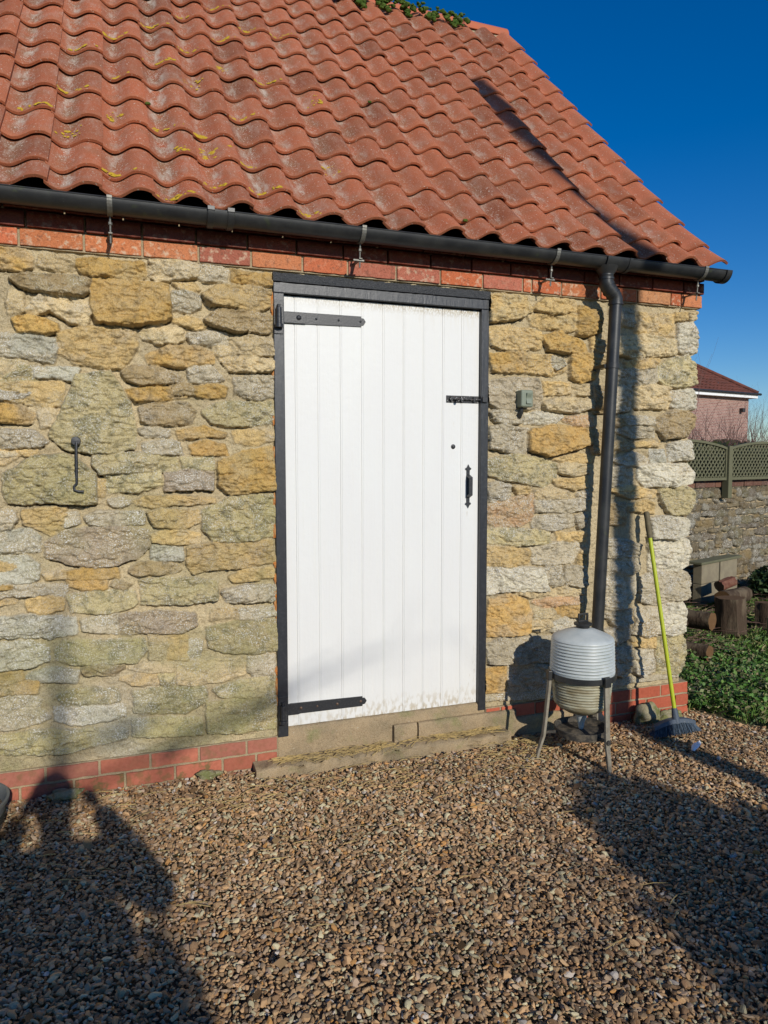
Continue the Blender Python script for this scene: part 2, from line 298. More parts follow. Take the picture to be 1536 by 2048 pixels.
    if moss:   # damp green growth on the lower left of the wall
        g = np.clip((fbm(X * 4, Z * 6, seed + 31) - .46) * 6, 0, 1) * np.clip((1.35 - Z) / .8, 0, 1) * np.clip((.3 - X) / .5, 0, 1) + .6 * np.clip((fbm(X * 3, Z * 3, seed + 33) - .55) * 7, 0, 1) * np.clip((.3 - X) / .5, 0, 1) * np.clip((2.1 - Z) / .8, 0, 1)
        g = np.clip(g, 0, 1) * .46; C = C * (1 - g[..., None]) + np.array((.22, .225, .08)) * g[..., None]
        g2 = np.clip((fbm(X * 2.5, Z * 5, seed + 41) - .5) * 5, 0, 1) * np.clip((.9 - Z) / .5, 0, 1) * np.clip((.3 - X) / .5, 0, 1) * .45
        C = C * (1 - g2[..., None]) + np.array((.40, .39, .34)) * g2[..., None]; A = A + g2 * .6
    return X, Z, H, np.concatenate([C, A[..., None]], -1)
def gen_stones(x0, x1, z0, z1, seed, hs=(.06, .16), ws=(.14, .42), codes='ytogdMgbwym', deps=(1, 2, 2, 3, 3)):
    r_ = random.Random(seed); out = []; z = z0
    while z < z1 - .03:
        h = r_.uniform(*hs); x = x0 - r_.random() * .2
        while x < x1:
            wd = r_.uniform(*ws); hh = h * r_.uniform(.7, 1.0); zz = z + (h - hh) * r_.random()
            a = x + .010; b = x + wd - .010; c = zz + .007; d = zz + hh - .007
            if r_.random() < .25 and h > .11:
                m = (c + d) / 2; rects = ((a, b, c, m - .007), (a, b, m + .007, d))
            else: rects = ((a, b, c, d),)
            for (a, b, c, d) in rects:
                q = min(.03, (b - a) * .2); u = lambda s=.014: r_.uniform(-s, s)
                P = [(a + q, c + u()), ((a + b) / 2, c + u()), (b - q, c + u()), (b, (c + d) / 2 + u()), (b - q, d + u()), ((a + b) / 2, d + u()), (a + q, d + u()), (a, (c + d) / 2 + u())]
                out.append((r_.choice(codes), r_.choice(deps), P))
            x += wd
        z += h
    return out
STONES = """o3 -1450,2444 -1120,2450 -1092,2420 -1099,2386 -1145,2370 -1450,2380
t2 -1063,2443 -932,2443 -931,2385 -992,2380 -1068,2402
o3 -917,2428 -857,2446 -640,2441 -636,2385 -680,2364 -802,2375 -898,2375 -915,2399
t3 -611,2453 -500,2463 -405,2454 -404,2410 -458,2392 -587,2372 -614,2392
g2 -403,2456 -325,2457 -271,2444 -277,2399 -362,2391 -406,2401
o2 -244,2444 -59,2445 -60,2399 -116,2388 -245,2401
d4 -1180,2330 -1108,2357 -970,2357 -871,2348 -877,2301 -901,2284 -1034,2280 -1140,2297
o4 -855,2358 -672,2356 -537,2350 -531,2206 -592,2180 -726,2165 -840,2168 -862,2235 -860,2311
y2 -511,2361 -424,2368 -398,2348 -429,2335 -485,2341
g2 -525,2316 -451,2331 -394,2313 -398,2268 -453,2238 -513,2251
y4 -385,2318 -318,2364 -236,2375 -70,2366 -66,2302 -127,2270 -238,2275 -346,2285
t1 -1189,2276 -1137,2272 -1143,2198 -1189,2186 -1198,2227
t3 -1128,2195 -1073,2261 -972,2273 -862,2252 -867,2200 -889,2156 -944,2161 -990,2188 -1036,2205 -1098,2186
o4 -1178,2162 -1129,2174 -1007,2149 -1000,2128 -1055,2108 -1161,2110
d4 -378,2207 -311,2257 -192,2265 -62,2242 -62,2182 -119,2164 -239,2171 -321,2184
y2 -519,2198 -453,2218 -383,2207 -379,2180 -419,2167 -471,2174
b2 -1450,2093 -1162,2093 -1013,2085 -1010,2039 -1032,1983 -1097,1993 -1172,2006 -1450,2007
y2 -1000,2115 -897,2143 -681,2144 -678,2083 -709,2020 -748,1970 -829,1971 -949,1991 -1003,2023
t2 -656,2145 -566,2168 -481,2151 -472,2121 -508,2101 -594,2092 -652,2115
g2 -455,2131 -366,2158 -272,2151 -270,2110 -349,2096 -433,2101
t2 -258,2133 -147,2144 -58,2136 -56,2071 -149,2059 -250,2061
o3 -637,2032 -543,2077 -421,2084 -336,2056 -342,2011 -422,2003 -484,1986 -570,1996 -630,2006
t1 -331,2084 -259,2088 -259,2060 -305,2049 -332,2061
t3 -305,2031 -205,2045 -64,2038 -65,1996 -150,1981 -270,1987
t1 -1450,1986 -1142,1991 -1132,1949 -1149,1919 -1190,1909 -1450,1920
b2 -1105,1959 -1044,1953 -926,1963 -940,1906 -1022,1916 -1099,1917
d3 -744,1949 -697,1981 -596,1981 -511,1949 -476,1928 -581,1907 -666,1899 -724,1919
g2 -453,1988 -351,1997 -298,1940 -334,1928 -441,1923
o2 -725,1871 -598,1897 -547,1886 -460,1853 -557,1832 -693,1828
d2 -538,1913 -442,1907 -425,1863 -513,1860
o2 -420,1899 -334,1911 -280,1895 -290,1858 -380,1850 -416,1858
g2 -243,1942 -150,1959 -56,1959 -57,1865 -133,1848 -235,1873
y2 -1450,1879 -1123,1891 -991,1892 -994,1802 -1064,1796 -1164,1810 -1450,1812
o3 -1450,1791 -1164,1789 -1104,1757 -1121,1723 -1197,1726 -1450,1712
t1 -1085,1766 -1049,1784 -1019,1767 -1036,1707 -1079,1702
M3 -927,1933 -797,1947 -718,1818 -696,1704 -698,1615 -807,1593 -905,1588 -992,1614 -1045,1665 -986,1794
d2 -668,1793 -600,1817 -461,1816 -426,1781 -445,1726 -516,1720 -636,1723 -665,1740
M2 -391,1782 -309,1830 -62,1836 -58,1742 -172,1726 -265,1720 -356,1737
g2 -679,1695 -602,1706 -547,1688 -551,1666 -655,1660
o2 -508,1684 -383,1709 -288,1683 -293,1673 -429,1663 -499,1664
g2 -660,1625 -569,1643 -500,1635 -488,1585 -605,1582 -656,1593
O2 -447,1626 -384,1645 -294,1627 -281,1585 -376,1581 -443,1594
y1 -247,1688 -153,1708 -54,1700 -59,1657 -155,1633 -238,1642
g3 -1450,1675 -1130,1685 -1092,1664 -1066,1639 -1093,1621 -1200,1616 -1450,1629
y1 -1450,1599 -1178,1604 -1175,1579 -1233,1545 -1450,1545
y1 -1171,1596 -1102,1600 -1095,1579 -1148,1579
m4 -1235,1494 -1110,1570 -993,1583 -938,1544 -875,1492 -870,1360 -943,1366 -1054,1372 -1163,1370 -1224,1376 -1241,1427
M3 -869,1571 -774,1584 -518,1580 -507,1512 -641,1508 -776,1500 -850,1496 -874,1536
M1 -492,1567 -349,1567 -346,1516 -485,1517
o3 -323,1544 -202,1600 -64,1619 -57,1410 -158,1402 -270,1394 -320,1441
M2 -830,1492 -590,1499 -582,1445 -694,1410 -812,1412
p3 -564,1494 -467,1503 -351,1497 -352,1419 -433,1424 -565,1422
y2 -704,1365 -644,1387 -522,1389 -344,1367 -344,1358 -523,1348 -628,1341 -696,1352
g1 -813,1367 -763,1380 -730,1357 -763,1341 -797,1349
y1 -868,1465 -835,1465 -837,1394 -861,1395
m2 -399,1313 -270,1375 -63,1381 -55,1189 -208,1161 -347,1176 -396,1229
y2 -1168,1336 -1000,1345 -1003,1249 -1059,1229 -1120,1262 -1166,1280
g1 -997,1323 -945,1318 -946,1274 -994,1258
g2 -913,1295 -863,1320 -671,1310 -668,1265 -782,1260 -897,1268
y2 -646,1310 -585,1322 -426,1313 -418,1267 -481,1241 -613,1250
g2 -1450,1326 -1210,1329 -1196,1298 -1220,1265 -1450,1262
b2 -1450,1250 -1144,1250 -1106,1219 -1112,1158 -1186,1153 -1450,1156
b2 -1450,1135 -1163,1130 -1114,1097 -1120,1028 -1190,1019 -1450,1028
p3 -1080,1192 -1003,1232 -816,1253 -656,1229 -649,1156 -710,1104 -804,1077 -919,1079 -1007,1101 -1078,1131
y2 -639,1210 -526,1234 -415,1202 -420,1170 -545,1166 -631,1178
b2 -632,1155 -501,1141 -498,1090 -564,1088 -633,1096
y2 -474,1140 -347,1162 -70,1156 -57,1054 -210,1042 -350,1040 -450,1022 -476,1065
d2 -729,1042 -685,1080 -546,1078 -516,1040 -600,1026 -712,1027
y2 -276,993 -220,1024 -72,1021 -67,986 -173,973 -258,973
o1 -1001,1048 -936,1066 -787,1058 -780,1022 -871,1023 -993,1025
O1 -998,1012 -913,1012 -835,1003 -836,971 -938,973 -994,990
d1 -814,983 -789,1004 -730,978 -756,957 -798,969
y1 -1096,1053 -1008,1057 -1005,1026 -1081,1026
g2 -1450,1019 -1152,1008 -1007,986 -1012,951 -1130,955 -1450,968
M2 -687,994 -574,1006 -341,973 -343,888 -479,879 -586,886 -681,893
g3 -315,924 -211,947 -63,937 -64,869 -184,863 -288,870
y1 -1450,959 -1208,951 -1216,930 -1450,921
y1 -1170,927 -1099,948 -1020,930 -1021,890 -1086,877 -1156,891
M1 -996,941 -890,961 -723,950 -707,894 -759,866 -876,861 -974,877
t1 -372,833 -241,833 -240,780 -336,778 -372,790
g1 -234,828 -69,830 -55,790 -166,779 -231,784
b2 -1450,865 -1156,869 -975,842 -968,779 -1073,765 -1198,780 -1450,787
g1 -942,830 -793,846 -791,759 -878,771 -936,785
p2 -781,836 -622,851 -445,815 -436,772 -509,740 -667,753 -778,758
m1 -391,749 -261,772 -55,761 -57,613 -169,609 -310,627 -384,663
w2 -1450,761 -1160,751 -1091,709 -1088,664 -1164,637 -1450,648
m1 -1051,697 -1018,738 -880,726 -685,718 -669,670 -714,614 -832,626 -981,636 -1044,660
t1 -655,734 -571,736 -578,615 -648,626
y1 -567,731 -483,719 -480,605 -565,613
g1 -474,699 -420,685 -430,619 -476,614
t1 -530,600 -403,597 -217,589 -213,511 -313,487 -451,483 -528,496
g1 -202,588 -72,585 -68,495 -170,491 -203,529
t1 -740,584 -662,604 -548,593 -549,555 -646,560
y1 -784,543 -715,554 -628,545 -621,502 -725,508
M1 -615,543 -549,541 -550,494 -603,497
d2 -949,606 -866,624 -766,591 -817,565 -867,570 -933,581
b1 -1181,594 -1085,624 -965,598 -975,554 -1087,566 -1166,575
o1 -1450,640 -1195,627 -1189,586 -1259,585 -1450,596
O1 -1252,558 -1189,577 -1135,563 -1144,519 -1214,523
M1 -360,439 -266,467 -63,475 -65,386 -220,394 -333,407
g1 -1450,518 -1184,506 -1130,482 -1139,438 -1217,439 -1450,448
g1 -1450,421 -1131,433 -1093,397 -1141,376 -1243,371 -1450,377
m1 -1058,491 -951,515 -802,498 -795,442 -904,446 -1027,443
m1 -726,471 -586,484 -406,463 -398,395 -499,345 -633,362 -728,378
w1 -1068,429 -904,428 -779,412 -775,365 -839,355 -972,354 -1061,383
m1 -398,376 -220,384 -65,371 -67,216 -222,217 -391,239
m2 -1450,351 -1134,339 -932,321 -773,291 -765,261 -909,244 -1058,229 -1216,256 -1450,263
m1 -738,333 -589,332 -427,302 -419,233 -591,247 -731,266
y3 1119,2429 1198,2447 1341,2442 1385,2375 1313,2337 1209,2314 1125,2304
y3 1394,2396 1467,2447 1666,2446 1673,2391 1537,2373 1438,2375
y2 1371,2341 1458,2368 1668,2365 1672,2294 1599,2276 1460,2285 1386,2301
o4 1687,2422 1822,2397 1825,2286 1742,2259 1680,2269
y2 1126,2268 1247,2284 1440,2263 1442,2179 1345,2161 1202,2162 1136,2179
o4 1451,2238 1559,2266 1733,2212 1744,2178 1642,2160 1491,2169
y2 1773,2257 1805,2242 1801,2168 1780,2180
o2 1127,2130 1340,2149 1347,2049 1232,2036 1138,2044
y2 1350,2133 1512,2132 1603,2086 1614,2061 1524,2027 1356,2041
g3 1512,2124 1582,2119 1608,2095 1543,2058 1523,2074
o3 1642,2156 1796,2164 1804,2077 1810,2026 1707,1992 1645,2019
G2 1115,1982 1299,2006 1425,2002 1456,1919 1438,1842 1301,1835 1159,1840 1116,1876
y2 1460,1987 1636,1985 1637,1933 1476,1924
t2 1656,1977 1780,1981 1781,1934 1662,1925
t3 1462,1877 1586,1906 1787,1895 1793,1851 1690,1827 1588,1829 1477,1843
g3 1131,1818 1302,1831 1336,1790 1312,1760 1207,1750 1160,1769
w2 1341,1802 1448,1822 1594,1803 1549,1768 1351,1760
r2 1599,1786 1691,1805 1800,1799 1801,1751 1671,1757
g3 1122,1727 1207,1741 1376,1723 1377,1638 1344,1591 1237,1608 1133,1620
O4 1376,1714 1499,1750 1775,1742 1788,1659 1695,1623 1492,1583 1383,1613
M2 1120,1553 1257,1587 1453,1562 1564,1527 1555,1449 1485,1411 1346,1426 1211,1453 1125,1478
y2 1543,1562 1695,1588 1800,1580 1790,1544 1635,1545
t3 1564,1519 1614,1540 1791,1518 1776,1483 1657,1470 1585,1488
y2 1535,1441 1761,1456 1767,1403 1679,1387 1556,1415
g2 1116,1420 1182,1440 1254,1414 1260,1342 1136,1332
y3 1264,1410 1386,1400 1377,1374 1308,1367
t2 1416,1382 1506,1394 1638,1370 1649,1339 1427,1339
g2 1700,1360 1778,1385 1774,1328 1711,1334
r2 1108,1295 1212,1334 1406,1365 1409,1227 1311,1187 1166,1196 1114,1219
g2 1417,1326 1557,1332 1759,1324 1755,1271 1620,1261 1428,1266
g2 1410,1227 1661,1247 1683,1184 1540,1158 1409,1184
g2 1688,1228 1761,1244 1767,1173 1715,1170
M2 1110,1168 1262,1180 1510,1146 1516,1085 1322,1085 1110,1105
y2 1561,1144 1763,1137 1759,1093 1582,1091
g2 1905,2420 2055,2427 2069,2336 1918,2335
y2 2105,2413 2356,2417 2366,2292 2281,2291 2180,2303 2097,2307
t3 1920,2266 2169,2285 2378,2265 2387,2193 2262,2178 2063,2159 1923,2170
y3 2367,2427 2447,2432 2443,2396 2374,2387
t3 2453,2434 2540,2443 2536,2400 2472,2396
w3 2392,2365 2507,2382 2540,2302 2538,2201 2491,2180 2409,2213 2389,2284
y2 2021,2122 2118,2158 2263,2156 2259,2115 2131,2092 2033,2087
M3 2253,2106 2331,2155 2491,2180 2546,2137 2551,2018 2440,1995 2290,2008 2255,2043
g2 1926,2065 2066,2080 2242,2097 2250,2025 2167,1990 1960,1996
g3 1907,1968 2047,1982 2061,1849 1932,1828
d3 1811,1974 1875,1976 1878,1836 1810,1834
d3 1800,2233 1879,2237 1882,2098 1808,2095
d2 1802,1729 1860,1730 1863,1597 1800,1597
d2 1922,1793 2019,1803 2020,1759 1928,1757
d2 1926,1660 2077,1679 2090,1625 1938,1598
d2 1914,1294 2044,1300 2048,1182 1928,1177
t2 2085,1983 2234,1997 2343,1983 2338,1947 2092,1939
t3 2087,1925 2214,1934 2339,1928 2335,1874 2216,1862 2094,1859
w3 2349,1965 2522,1985 2553,1953 2550,1870 2410,1857 2357,1883
d4 2246,1799 2364,1856 2552,1833 2561,1759 2498,1707 2301,1690 2260,1736
g2 2030,1804 2240,1808 2242,1772 2042,1764
g2 1945,1731 2075,1751 2231,1744 2233,1694 2055,1688
y2 2100,1652 2268,1672 2269,1640 2112,1639
g2 1950,1553 2080,1598 2192,1562 2182,1526 2038,1522
b2 2207,1612 2309,1617 2306,1548 2215,1544
w3 2337,1645 2417,1669 2541,1665 2533,1562 2352,1553
w4 2121,1517 2249,1535 2540,1525 2572,1478 2556,1412 2369,1400 2186,1403 2123,1444
g2 1919,1509 2082,1517 2085,1413 1932,1406
M3 2272,1378 2427,1395 2546,1375 2543,1290 2492,1225 2363,1228 2315,1294
y2 1933,1383 2086,1399 2255,1369 2256,1333 2065,1336
y2 2056,1291 2200,1315 2258,1286 2248,1240 2079,1254
w4 2215,1204 2375,1214 2529,1186 2538,1110 2392,1078 2218,1093
y2 1106,1080 1264,1070 1387,1051 1383,978 1246,967 1107,979
g2 1401,1055 1511,1085 1706,1086 1718,1041 1678,963 1513,967 1413,976
y2 1724,1023 1760,1040 1762,950 1710,944
w3 1112,957 1265,958 1484,938 1501,814 1316,825 1132,820 1108,864
g3 1503,954 1585,950 1597,843 1546,837 1505,849
g3 1626,939 1762,941 1765,833 1712,827 1607,860
t2 1506,831 1628,846 1744,825 1745,775 1619,775 1511,795
t2 1326,807 1445,813 1496,787 1396,781
O3 1142,785 1267,802 1376,760 1412,687 1399,583 1271,576 1135,579 1124,692
r2 1416,757 1589,768 1745,762 1746,735 1569,720 1487,717
t2 1422,713 1559,694 1560,659 1438,659
O2 1569,711 1735,727 1750,653 1674,650 1590,674
t2 1408,644 1524,639 1540,607 1470,577 1414,590
w2 1535,620 1633,640 1717,610 1718,574 1593,562 1541,580
g3 1117,529 1222,559 1542,540 1544,400 1273,418 1137,432
O2 1108,391 1253,403 1260,253 1110,261
g2 1263,402 1372,400 1535,365 1527,222 1265,252
g1 1119,251 1236,242 1790,183 1791,174 1538,185 1120,216
g3 1908,1087 2050,1082 2152,1041 2143,981 1911,988
g2 1911,970 2143,972 2140,894 2079,869 1925,878
g3 1903,861 2124,857 2132,764 2029,678 1919,668
g3 1887,652 2107,659 2087,581 1999,560
g3 1889,551 2087,572 2101,486 1990,459
g3 1991,422 2103,430 2118,287 2052,247 1990,273
g1 1790,183 2120,240 2469,217 2470,212 2121,212
w3 2219,1071 2522,1068 2542,996 2540,901 2387,876 2225,894
g3 2158,846 2271,873 2529,868 2550,795 2523,701 2300,697 2278,670 2162,706
w3 2301,668 2488,684 2533,613 2531,488 2413,474 2300,507
g3 2141,661 2278,661 2289,489 2203,487 2112,514 2143,595
y2 2113,476 2290,480 2286,404 2114,438
M2 2307,469 2508,461 2541,390 2516,246 2445,225 2303,249 2294,336
g3 2126,400 2263,401 2279,261 2165,249 2130,277"""
CORNER = [(2.443,2.540),(2.400,2.536),(2.386,2.501),(2.378,2.513),(2.302,2.540),(2.201,2.538),(2.180,2.491),(2.137,2.546),(2.018,2.551),(1.998,2.504),(1.985,2.522),(1.953,2.553),(1.870,2.550),(1.850,2.516),(1.833,2.552),(1.759,2.561),(1.706,2.492),(1.665,2.541),(1.562,2.533),(1.534,2.510),(1.478,2.572),(1.412,2.556),(1.394,2.515),(1.375,2.546),(1.290,2.543),(1.225,2.486),(1.186,2.529),(1.110,2.538),(1.079,2.503),(1.063,2.528),(0.996,2.542),(0.901,2.540),(0.880,2.487),(0.863,2.529),(0.795,2.550),(0.701,2.523),(0.689,2.482),(0.613,2.533),(0.488,2.531),(0.471,2.502),(0.390,2.541),(0.246,2.516),(0.215,2.493)]
polys = []
for l in STONES.strip().split('\n'):
    a, *b = l.split(); polys.append((a[0], int(a[1]), [(int(q.split(',')[0]) / 1000, int(q.split(',')[1]) / 1000) for q in b]))
polys = gen_stones(-3.6, -1.46, .17, 2.46, 5) + polys

barn = thing('stone_outbuilding', 'honey coloured rubble stone outbuilding with red pantile roof, white plank door and black gutter', 'outbuilding', (0.5, 2.6, 0))
xs = np.concatenate([np.arange(-3.6, -1.5, .008), np.arange(-1.5, 2.64, .0036)]); zs = np.arange(.166, 2.4725, .0036)
X, Z, H, C = rubble(xs, zs, polys)
cz = np.array([a for a, b in CORNER][::-1]); cxr = np.array([b for a, b in CORNER][::-1])
crn = np.interp(Z, cz, cxr) + .006 * (fbm(Z * 30, Z * 0 + 3, 3) - .5)
over = np.clip(X - crn, 0, None)
Y = -H + over * 4.0; Xw = np.minimum(X, crn + .012 * np.clip(over / .05, 0, 1) * (fbm(X * 9, Z * 30, 8) - .4))
rn = np.clip((X - (crn - .035)) / .035, 0, 1); Y = Y + .012 * rn ** 2.5
ny, nx = X.shape; idx = np.arange(ny * nx).reshape(ny, nx)
q = np.stack([idx[:-1, :-1], idx[:-1, 1:], idx[1:, 1:], idx[1:, :-1]], -1)
xm = (X[:-1, :-1] + X[1:, 1:]) / 2; zm = (Z[:-1, :-1] + Z[1:, 1:]) / 2
keep = ~((xm > -.050) & (xm < 1.114) & (zm < 2.452)) & (over[:-1, :-1] < .07)
npmesh('stone_wall', np.stack([Xw, Y, Z], -1).reshape(-1, 3), q[keep], C.reshape(-1, 4), 'stone', barn)
# gables, rear wall and wall core behind the face
mb = MB(); mb.cur = (.45, .36, .22, .5)
for x0, x1 in ((2.20, 2.50), (-3.6, -3.3)):
    mb.add([(x, y, z) for x in (x0, x1) for y, z in ((.06, -.1), (5.2, -.1), (5.2, 2.62), (2.56, 5.20), (.06, 2.64))], [(0, 1, 2, 3, 4), (9, 8, 7, 6, 5)] + [(k, k + 5, (k + 1) % 5 + 5, (k + 1) % 5) for k in range(5)])
mb.box(-3.3, 2.20, 4.9, 5.2, -.1, 2.62); mb.box(-3.3, -.06, .06, .35, -.1, 2.6); mb.box(1.125, 2.20, .06, .35, -.1, 2.6); mb.box(-.06, 1.125, .06, .35, 2.47, 2.6)
obj('rear_wall', mb, 'stone', barn)

# ------------------------------------------------------------------ brickwork
def bricks(mb, joints, z0, z1, y0, depth, pal, rr, gap=.010, lich=0.3):
    for a, b in zip(joints[:-1], joints[1:]):
        c = np.array(rr.choice(pal)) * rr.uniform(.85, 1.12); dy = rr.uniform(-.003, .003)
        mb.cur = (*c, lich * rr.choice((.2, .6, 1.0))); xa = a + gap / 2; xb = b - gap / 2; n = max(2, int((xb - xa) / .03)); vs = []
        for x in np.linspace(xa, xb, n + 1):
            for yy, zz in ((y0 + dy, z0), (y0 + dy, (z0 + z1) / 2), (y0 + dy, z1), (y0 + depth, z1), (y0 + depth, z0)):
                j = rr.uniform(-.0018, .0018); vs.append((x + (rr.uniform(-.002, .002) if xa < x < xb else 0), yy + j, zz + j))
        fs = [(i * 5 + k, (i + 1) * 5 + k, (i + 1) * 5 + (k + 1) % 5, i * 5 + (k + 1) % 5) for i in range(n) for k in range(5)] + [(0, 1, 2, 3, 4), tuple(n * 5 + k for k in (4, 3, 2, 1, 0))]
        mb.add(vs, fs)
rr = random.Random(4)
J = [-3.6 + .24 * i for i in range(10)] + [-1.38, -1.144, -.887, -.644, -.398, -.156, .093, .322, .58, .826, 1.074, 1.319, 1.375, 1.565, 1.825, 2.079, 2.322, 2.40, 2.562]
mb = MB(); pal = ((.52, .15, .07), (.50, .14, .06), (.54, .20, .09), (.42, .14, .09), (.55, .19, .08), (.56, .26, .12))
bricks(mb, J, 2.4725, 2.541, -.016, .2, pal, rr, lich=.9)
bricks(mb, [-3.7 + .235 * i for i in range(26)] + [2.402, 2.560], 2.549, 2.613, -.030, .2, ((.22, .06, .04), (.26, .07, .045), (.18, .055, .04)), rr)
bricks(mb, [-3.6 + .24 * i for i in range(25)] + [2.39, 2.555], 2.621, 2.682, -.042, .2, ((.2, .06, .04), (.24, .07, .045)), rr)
obj('brick_course', mb, 'brick', barn, bevel=.003)
mb = MB(); mb.box(-3.59, 2.55, -.006, .2, 2.466, 2.547); mb.box(-3.59, 2.548, -.002, .19, 2.5475, 2.69)
obj('course_mortar', mb, 'mortar', barn)
mb = MB(); rr = random.Random(9); pp = ((.42, .135, .08), (.39, .12, .075), (.45, .15, .09), (.40, .15, .10))
jl = [-1.114 - .226 * i for i in range(11, 0, -1)] + [-1.114, -.888, -.664, -.440, -.211, -.054]
bricks(mb, jl, .104, .168, -.012, .15, pp, rr, gap=.011, lich=.7)
jl = [-1.22 - .222 * i for i in range(11, 0, -1)] + [-1.22, -.998, -.778, -.553, -.329, -.164, -.054]
bricks(mb, jl, .028, .093, -.014, .15, pp, rr, gap=.011, lich=.9)
bricks(mb, [-3.6 + .225 * i for i in range(16)] + [-.054], -.045, .018, -.013, .15, pp, rr, gap=.011)
obj('plinth', mb, 'plinth', barn, bevel=.003); mb = MB()
ppr = ((.46, .115, .06), (.43, .105, .055), (.50, .13, .07))
bricks(mb, [1.118, 1.213, 1.437, 1.66, 1.885, 2.108, 2.332, 2.546], .104, .168, -.012, .15, ppr, rr, lich=.1)
bricks(mb, [1.70, 1.775, 2.0, 2.224, 2.441, 2.546], .028, .093, -.014, .15, ppr, rr, lich=.1)
bricks(mb, [1.70, 1.66 + .225, 2.11, 2.332, 2.546], -.045, .018, -.012, .15, ppr, rr, lich=.1)
bricks(mb, [1.70, 1.66 + .225, 2.11, 2.332, 2.546], -.12, -.055, -.012, .15, ppr, rr, lich=.1)
obj('plinth', mb, 'plinth', barn, bevel=.003)
mb = MB(); mb.box(-3.59, -.055, -.006, .14, -.12, .172); obj('plinth_mortar', mb, 'mortar', barn); mb = MB(); mb.box(1.119, 2.540, -.006, .14, -.16, .172)
obj('plinth_mortar', mb, 'mortar', barn)

# ------------------------------------------------------------------ roof of pantiles
SD = Vector((0, .70711, .70711)); SN = Vector((0, -.70711, .70711)); O0 = Vector((0, -.118, 2.685))
PW, GA = .2138, .285
_rc = [(O0.y, O0.z, 0)]
for _i in range(420):   # the roof is slightly bell-cast: shallower at the eaves, steeper towards the ridge
    s_ = _i * .01; a_ = R(41.3 + 4.8 * min(1, s_ / 1.0) ** .8 + 1.6 * s_ / 3.7); _rc.append((_rc[-1][0] + .01 * math.cos(a_), _rc[-1][1] + .01 * math.sin(a_), a_))
_rc[0] = (_rc[0][0], _rc[0][1], _rc[1][2])
def RA(s):
    return _rc[min(419, max(0, int(s / .01)))][2] if s >= 0 else _rc[0][2]
def RP(s, h):
    i = min(419, max(0, int(s / .01))); f_ = s / .01 - i; y, z, _ = _rc[i]; a = RA(s)
    return Vector((0, y + f_ * .01 * math.cos(a) - h * math.sin(a), z + f_ * .01 * math.sin(a) + h * math.cos(a)))
def S0(j): return 0.0 if j == 0 else .190 + GA * (j - 1)
def prof(u): return .0240 * (1 - math.cos(2 * math.pi * (u - .3))) + (.009 * max(0, (u - .8) / .2) ** 1.0 if u > .8 else 0)
mb = MB(); rr = random.Random(21); us = [-.0 + 1.055 * i / 16 for i in range(17)]
ends = 2.455 + .7 * PW
for i in range(29):
    x0 = ends - PW * (i + 1)
    for j in range(13):
        s0 = S0(j) + rr.uniform(-.006, .006); s1 = (S0(j + 1) if j < 12 else 3.68) + .04; jx = rr.uniform(-.005, .005); lift = rr.uniform(0, .005); tw = rr.uniform(-.014, .014)
        left = max(0, min(1, (i - 6) / 6)); k = rr.uniform(.82, 1.1)
        if i == 0: base = (.47, .15, .075); al = .06
        else: base = (.42 * k, .122 * k, .054 * k); al = .55 + .20 * left + rr.uniform(-.2, .2)
        if i == 14: al = 1.25
        if i in (16, 17): al = 1.0
        if rr.random() < .18 and i: base = tuple(c * .72 for c in base)
        vs = []; cs = []; nv = 6
        for tI in range(nv):
            t_ = tI / (nv - 1); s = s0 + (s1 - s0) * t_
            for u in us:
                h = prof(u) - .025 * t_ + lift + .002 * math.sin(9 * u + i)
                P = RP(s + tw * (u - .5), h); vs.append((x0 + jx + u * PW, P.y, P.z))
                tr_ = max(0, math.cos(2 * math.pi * (u - .36)))
                front = 1 if tI == 0 else 0
                a_ = al * (.25 + .75 * tr_) * (0 if front else 1)
                cs.append((*(base if not front else (.45 * k, .15 * k, .07 * k)), min(1, a_)))
        nu = len(us)
        fs = [(a * nu + b, a * nu + b + 1, (a + 1) * nu + b + 1, (a + 1) * nu + b) for a in range(nv - 1) for b in range(nu - 1)]
        # thickness: under side, front nib and side edges
        n0 = len(vs); th = .013
        for tI in (0, nv - 1):
            for b in range(nu):
                v = vs[tI * nu + b]; vs.append((v[0], v[1] + .7071 * th, v[2] - .7071 * th)); cs.append((*(c * .95 for c in base), 0.0))
        fs += [(b, n0 + b, n0 + b + 1, b + 1) for b in range(nu - 1)] + [(n0 + b, n0 + nu + b, n0 + nu + b + 1, n0 + b + 1) for b in range(nu - 1)]
        fs += [(nu - 1, n0 + nu - 1, n0 + 2 * nu - 1, nv * nu - 1), (0, (nv - 1) * nu, n0 + nu, n0)]
        o_ = len(mb.v); mb.v += vs; mb.f += [tuple(a + o_ for a in f) for f in fs]; mb.c += cs
roof = obj('roof_tiles', mb, 'tile', barn, smooth=50, recalc=False)
# rear slope and boarding
mb = MB(); mb.cur = (.40, .13, .07, .3)
n = 28 * 8
vs = []
for yy, zz in ((2.56, 5.33), (5.35, 2.61)):
    for k in range(n + 1): h = prof((k / 8) % 1.0); vs.append((-3.6 + k * PW / 8, yy + h * .7, zz + h * .7))
mb.add(vs, [(k, k + 1, n + 2 + k, n + 1 + k) for k in range(n)])
obj('rear_roof_slope', mb, 'tile', barn, smooth=50)
mb = MB(); vs = []
for s_ in [.03 + .098 * k for k in range(38)]:
    for h_ in (-.045, -.010):
        P = RP(s_, h_ - .022); vs += [(-3.6, P.y, P.z), (2.56, P.y, P.z)]
mb.add(vs, [(k * 4 + a, (k + 1) * 4 + a, (k + 1) * 4 + b, k * 4 + b) for k in range(37) for a, b in ((0, 1), (1, 3), (3, 2), (2, 0))] + [(0, 1, 3, 2), (148, 150, 151, 149)])
obj('roof_boarding', mb, 'void', barn)
